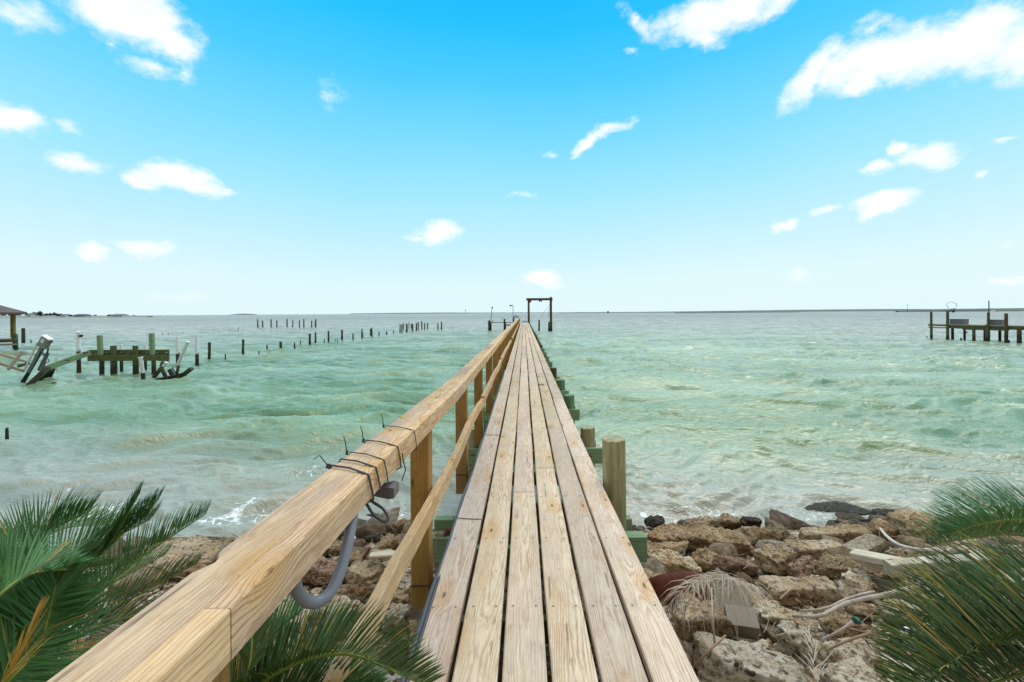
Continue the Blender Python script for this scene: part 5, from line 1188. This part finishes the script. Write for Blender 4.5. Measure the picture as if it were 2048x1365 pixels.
# rusty weed clump and dry flower stalk between rail post and deck
def clump(c, n, ln, m, lab, name, cat, droop=0.5, r=0.003, spread=1.0):
    mb = MB(); c = Vector(c)
    for _ in range(n):
        a = random.uniform(0, 6.28); el_ = random.uniform(0.1, 1.2); l = ln*random.uniform(0.4, 1)
        d = Vector((math.cos(a)*math.cos(el_)*spread, math.sin(a)*math.cos(el_)*spread, math.sin(el_)))
        P = [c+d*l*t+Vector((0, 0, -droop*l*t*t))+Vector((random.gauss(0, .004), random.gauss(0, .004), 0)) for t in (0, .3, .6, 1)]
        mb.tube(P, [r, r, r*.7, r*.3], 4)
    return tag(mb.build(name, m), lab, cat)
yb_ = 3.0; zb_ = CAMZ-1.40-sag(3)+0.012
M['weed'] = simple('rust_weed', srgb(122, 76, 50), 0.8, 0.3, 40)
clump((-0.50, 3.02, zb_), 90, 0.09, 'weed', 'tangled rust brown weed clump lying on the first cross beam', 'weed_clump', 'weeds', 0.5, 0.003)
clump((-0.57, 3.0, zb_), 22, 0.09, 'dry', 'wisps of pale dry seaweed on the first cross beam beside the brown clump', 'seaweed', 'seaweed', 0.8, 0.0025)
q = at(876, 1150, 2.55); fl = thing('dried_flower', 'dry thistle like flower on a thin stalk between rail post and deck', 'dried flower', (q.x, q.y, gz(q.x, q.y)))
top = at(874, 1070, 2.55); mb = MB(); mb.tube(smooth([(q.x, q.y, gz(q.x, q.y)), at(868, 1120, 2.55), at(871, 1095, 2.55), top], 4), 0.0025, 5); mb.build('stalk', 'dry', fl)
mb = MB()
for _ in range(60):
    d = Vector((random.gauss(0, 1), random.gauss(0, 1), random.gauss(0, 1))).normalized(); mb.tube([top, top+d*0.014], [0.0012, 0.0006], 3)
mb.build('flower_head', 'dry', fl)

# ------------------------------------------------------------------ palms
def frond(name, pts, L, parent, m='leaf', n=80, lift=0.35, fwd=55, droop=0.05, wid=0.0040, t0=0.06, rib=True, messy=0.05, upv=(0, 0, 1), yellow=0.03, rr=0.006):
    P = smooth(pts, 10); n_p = len(P)
    if m != 'dry': n = int(n*1.35)
    cum = [0.0]
    for a, b in zip(P, P[1:]): cum.append(cum[-1]+(b-a).length)
    T = cum[-1]
    def pos(t):
        d = t*T
        for i in range(n_p-1):
            if d <= cum[i+1] or i == n_p-2:
                f = (d-cum[i])/max(1e-6, cum[i+1]-cum[i]); return P[i].lerp(P[i+1], f), (P[i+1]-P[i]).normalized()
    vs, fs, tint = [], [], []
    up = Vector(upv)
    for k in range(n):
        t = t0+(1-t0)*k/(n-1); p, tg = pos(min(t, 0.9999))
        sd_ = tg.cross(up).normalized(); nn = sd_.cross(tg).normalized()
        prof = (min(1, (t-t0)/0.16+0.35))*(1.0 if t < 0.55 else 1.0-0.62*((t-0.55)/0.45)**1.5)
        fa = R(fwd - 30*(t**2.0))
        for sgn in (-1, 1):
            l = L*prof*random.uniform(0.93, 1.05)
            ff_ = fa+random.gauss(0, messy)
            d = (sd_*sgn*math.sin(ff_)+tg*math.cos(ff_)+nn*(lift+random.gauss(0, messy))).normalized()
            wn = d.cross(nn).normalized() if abs(d.dot(nn)) < 0.98 else sd_
            wn = (wn+nn*0.35*sgn).normalized()
            tn = random.uniform(0, 0.5) if random.random() > yellow else 1.0
            o = len(vs); w0 = wid*random.uniform(.85, 1.1)
            for (s, wk_) in ((0.0, 0.5), (0.3, 1.0), (0.68, 0.85), (1.0, 0.08)):
                q = p+d*l*s+Vector((0, 0, -droop*l*s*s))+nn*(-0.05*l*s*s)
                vs += [q-wn*w0*wk_/2, q+wn*w0*wk_/2]; tint += [tn, tn]
            for j in range(3): fs.append((o+2*j, o+2*j+1, o+2*j+3, o+2*j+2))
    org = P[0]
    me = bpy.data.meshes.new(name); me.from_pydata([tuple(v-org) for v in vs], [], fs); me.materials.append(M[m]); me.update()
    a_ = me.attributes.new('tint', 'FLOAT', 'POINT'); a_.data.foreach_set('value', tint)
    o = link(name, me, Matrix.Translation(org), parent)
    if rib:
        mb = MB(); mb.tube(P, [rr*(1-0.75*i/(n_p-1)) for i in range(n_p)], 6); mb.build('rib', 'rachis', o)
    return o
def palm(name, lab, base, cat='palm'):
    t = thing(name, lab, cat, base); b = Vector(base)
    mb = MB()
    mb.tube([b-Vector((0, 0, 0.1)), b+Vector((0, 0, 0.05)), b+Vector((0, 0, 0.14)), b+Vector((0, 0, 0.2))], [0.12, 0.13, 0.11, 0.05], 14, jitter=0.12); mb.build('trunk', 'trunk', t)
    return t
def fr(t, P, L=0.16, **k): return frond('frond', [at(x, y, Y) for x, y, Y in P], L, t, **k)
# left palm
pa = palm('sago_palm', 'big dark green sago palm filling the lower left corner', (-1.35, 1.15, gz(-1.35, 1.15)))
fr(pa, [(-60, 1330, 1.15), (40, 1200, 1.25), (150, 1118, 1.38), (300, 1040, 1.5)], 0.19, n=95, lift=0.75, fwd=50)
fr(pa, [(-40, 1300, 1.2), (110, 1160, 1.35), (230, 1080, 1.45), (318, 998, 1.5)], 0.14, n=80, lift=0.5, fwd=38)
fr(pa, [(-20, 1380, 1.25), (160, 1215, 1.45), (290, 1110, 1.58), (412, 1028, 1.66)], 0.16, n=90, lift=0.75, fwd=60)
fr(pa, [(-80, 1260, 1.2), (10, 1150, 1.35), (90, 1070, 1.45), (180, 1022, 1.5)], 0.19, n=85, lift=0.75, fwd=55)
fr(pa, [(-60, 1290, 1.2), (90, 1160, 1.3), (200, 1110, 1.4), (280, 985, 1.45)], 0.12, n=80, lift=0.3, fwd=30)
fr(pa, [(-100, 1200, 1.2), (-50, 1130, 1.35), (10, 1095, 1.45), (55, 1075, 1.5)], 0.16, n=70, lift=0.8, fwd=55)
fr(pa, [(-40, 1400, 1.3), (120, 1290, 1.5), (260, 1200, 1.62), (392, 1128, 1.7)], 0.15, n=85, lift=0.5, fwd=60, m='leafwarm')
fr(pa, [(-30, 1420, 1.25), (110, 1300, 1.42), (240, 1240, 1.5), (345, 1220, 1.52)], 0.15, n=80, lift=0.25, fwd=62, m='leafwarm')
fr(pa, [(-60, 1400, 1.05), (10, 1310, 1.08), (60, 1230, 1.12), (130, 1165, 1.16)], 0.17, n=85, lift=0.1, fwd=60, upv=(0.4, -0.5, 1))
fr(pa, [(-60, 1440, 1.0), (30, 1350, 1.05), (80, 1290, 1.1), (112, 1170, 1.14)], 0.17, n=85, lift=0.1, fwd=58, upv=(0.7, -0.4, 0.6))
fr(pa, [(-60, 1450, 1.05), (60, 1400, 1.12), (160, 1370, 1.2), (260, 1340, 1.28)], 0.16, n=75, lift=0.3, fwd=60, m='leafwarm')
fr(pa, [(-90, 1300, 1.0), (-20, 1210, 1.03), (60, 1150, 1.1), (160, 1140, 1.2)], 0.18, n=85, lift=0.35, fwd=50)
fr(pa, [(-90, 1350, 1.3), (100, 1250, 1.6), (220, 1170, 1.75), (330, 1110, 1.85)], 0.17, n=80, lift=0.5, fwd=60)
fr(pa, [(-80, 1300, 1.3), (20, 1130, 1.5), (120, 1060, 1.6), (210, 1050, 1.7)], 0.18, n=80, lift=0.7, fwd=55)
fr(pa, [(-60, 1420, 0.98), (0, 1370, 1.0), (40, 1310, 1.0), (72, 1240, 1.02)], 0.13, n=26, lift=0.1, fwd=20, m='leafdead', rib=False, wid=0.003)
fr(pa, [(40, 1420, 1.2), (90, 1390, 1.25), (130, 1360, 1.3), (160, 1310, 1.35)], 0.12, n=36, lift=0.2, fwd=40, m='leafdead')
# palm below the handrail
pb = palm('sago_palm', 'green sago palm spreading under the handrail at the bottom edge', (-0.62, 0.98, gz(-0.62, 0.98)-0.05))
fr(pb, [(430, 1480, 1.02), (520, 1370, 1.04), (620, 1318, 1.06), (700, 1310, 1.06), (770, 1335, 1.04), (850, 1372, 1.02)], 0.145, n=110, lift=0.8, fwd=62, m='leafwarm')
fr(pb, [(440, 1480, 1.05), (470, 1380, 1.12), (520, 1290, 1.2), (600, 1225, 1.28)], 0.13, n=80, lift=0.55, fwd=55)
fr(pb, [(460, 1480, 1.0), (560, 1400, 1.04), (650, 1370, 1.06), (740, 1390, 1.06)], 0.14, n=80, lift=0.6, fwd=60)
fr(pb, [(430, 1500, 1.0), (470, 1400, 1.02), (500, 1330, 1.04), (505, 1240, 1.1)], 0.12, n=70, lift=0.3, fwd=50, m='leafwarm')
fr(pb, [(430, 1500, 1.05), (540, 1350, 1.2), (640, 1280, 1.3), (740, 1262, 1.36)], 0.13, n=80, lift=0.6, fwd=60)
fr(pb, [(450, 1500, 0.98), (540, 1440, 1.0), (640, 1420, 1.0), (740, 1440, 0.98)], 0.14, n=70, lift=0.6, fwd=60, m='leafwarm')
fr(pb, [(470, 1450, 1.1), (480, 1370, 1.12), (500, 1310, 1.14), (522, 1280, 1.15)], 0.08, n=36, lift=0.2, fwd=30, m='leafdead', rib=False)
# right palm
pc = palm('sago_palm', 'sago palm leaning in from the right edge, close to the camera', (1.55, 1.1, gz(1.55, 1.1)))
kw = dict(wid=0.0034, rr=0.005, messy=0.09)
fr(pc, [(2260, 1240, 0.85), (2130, 1245, 0.85), (2030, 1275, 0.84), (1925, 1312, 0.82), (1830, 1385, 0.8)], 0.19, n=95, lift=1.05, fwd=68, m='leafwarm', yellow=0.12, **kw)
fr(pc, [(2260, 1320, 0.8), (2130, 1332, 0.8), (2030, 1352, 0.79), (1940, 1385, 0.77), (1840, 1450, 0.75)], 0.19, n=95, lift=1.0, fwd=68, m='leafwarm', yellow=0.1, **kw)
fr(pc, [(2260, 1190, 0.95), (2130, 1170, 0.97), (2010, 1180, 0.97), (1900, 1225, 0.95), (1800, 1300, 0.93)], 0.15, n=95, lift=0.7, fwd=60, m='leafwarm', yellow=0.06, **kw)
fr(pc, [(2260, 1150, 1.2), (2150, 1095, 1.25), (2030, 1070, 1.27), (1930, 1078, 1.25), (1870, 1090, 1.24)], 0.185, n=95, lift=0.9, fwd=58, m='leaf', **kw)
fr(pc, [(2260, 1120, 1.1), (2150, 1060, 1.15), (2050, 1040, 1.15), (1960, 1050, 1.15), (1900, 1070, 1.14)], 0.15, n=90, lift=0.8, fwd=55, m='leaf', **kw)
fr(pc, [(2260, 1380, 0.8), (2150, 1390, 0.8), (2050, 1410, 0.79), (1960, 1440, 0.78)], 0.19, n=80, lift=1.0, fwd=68, m='leafwarm', yellow=0.1, **kw)
fr(pc, [(2300, 1280, .92), (2200, 1258, .92), (2100, 1250, .92), (2010, 1262, .91), (1930, 1295, .9)], 0.17, n=90, lift=0.9, fwd=66, m='leaf', **kw)
fr(pc, [(2300, 1400, .88), (2200, 1362, .88), (2100, 1335, .88), (2010, 1335, .87), (1930, 1365, .86)], 0.17, n=90, lift=0.9, fwd=66, m='leaf', **kw)
fr(pc, [(2300, 1150, 1.3), (2200, 1110, 1.3), (2100, 1075, 1.3), (2000, 1062, 1.3), (1930, 1075, 1.29)], 0.16, n=90, lift=1.1, fwd=66, m='leaf', **kw)
# dry fronds on the rocks
def dryfrond(pts, lifts, L, n, lab, **k):
    P = [bz(x, y, l) for (x, y), l in zip(pts, lifts)]
    o = frond('dry_frond', P, L, None, m='dry', n=n, lift=0.0, messy=0.28, wid=0.005, **k); tag(o, lab, 'palm frond'); return o
dryfrond([(1520, 1178), (1470, 1160), (1415, 1158), (1365, 1180), (1330, 1225)], [.26, .34, .38, .36, .3], 0.17, 60, 'dry grey palm frond draped over the rock beside the deck', fwd=55, droop=0.75, rib=False, upv=(0, 0.2, 1))
dryfrond([(1500, 1172), (1450, 1152), (1400, 1165)], [.28, .36, .34], 0.13, 34, 'second dry palm frond tangled just above the draped grey one', fwd=40, droop=0.6, rib=False)
dryfrond([(1640, 1420), (1630, 1345), (1622, 1290), (1612, 1240)], [.2, .24, .22, .2], 0.14, 26, 'fan of dry palm leaf standing between pale rocks at the bottom edge', fwd=22, droop=0.1, rib=False)
dryfrond([(1370, 1300), (1372, 1330), (1380, 1350)], [.2, .16, .1], 0.10, 24, 'shaggy dry palm tuft in the shade against the deck edge', fwd=20, droop=0.6, rib=False)
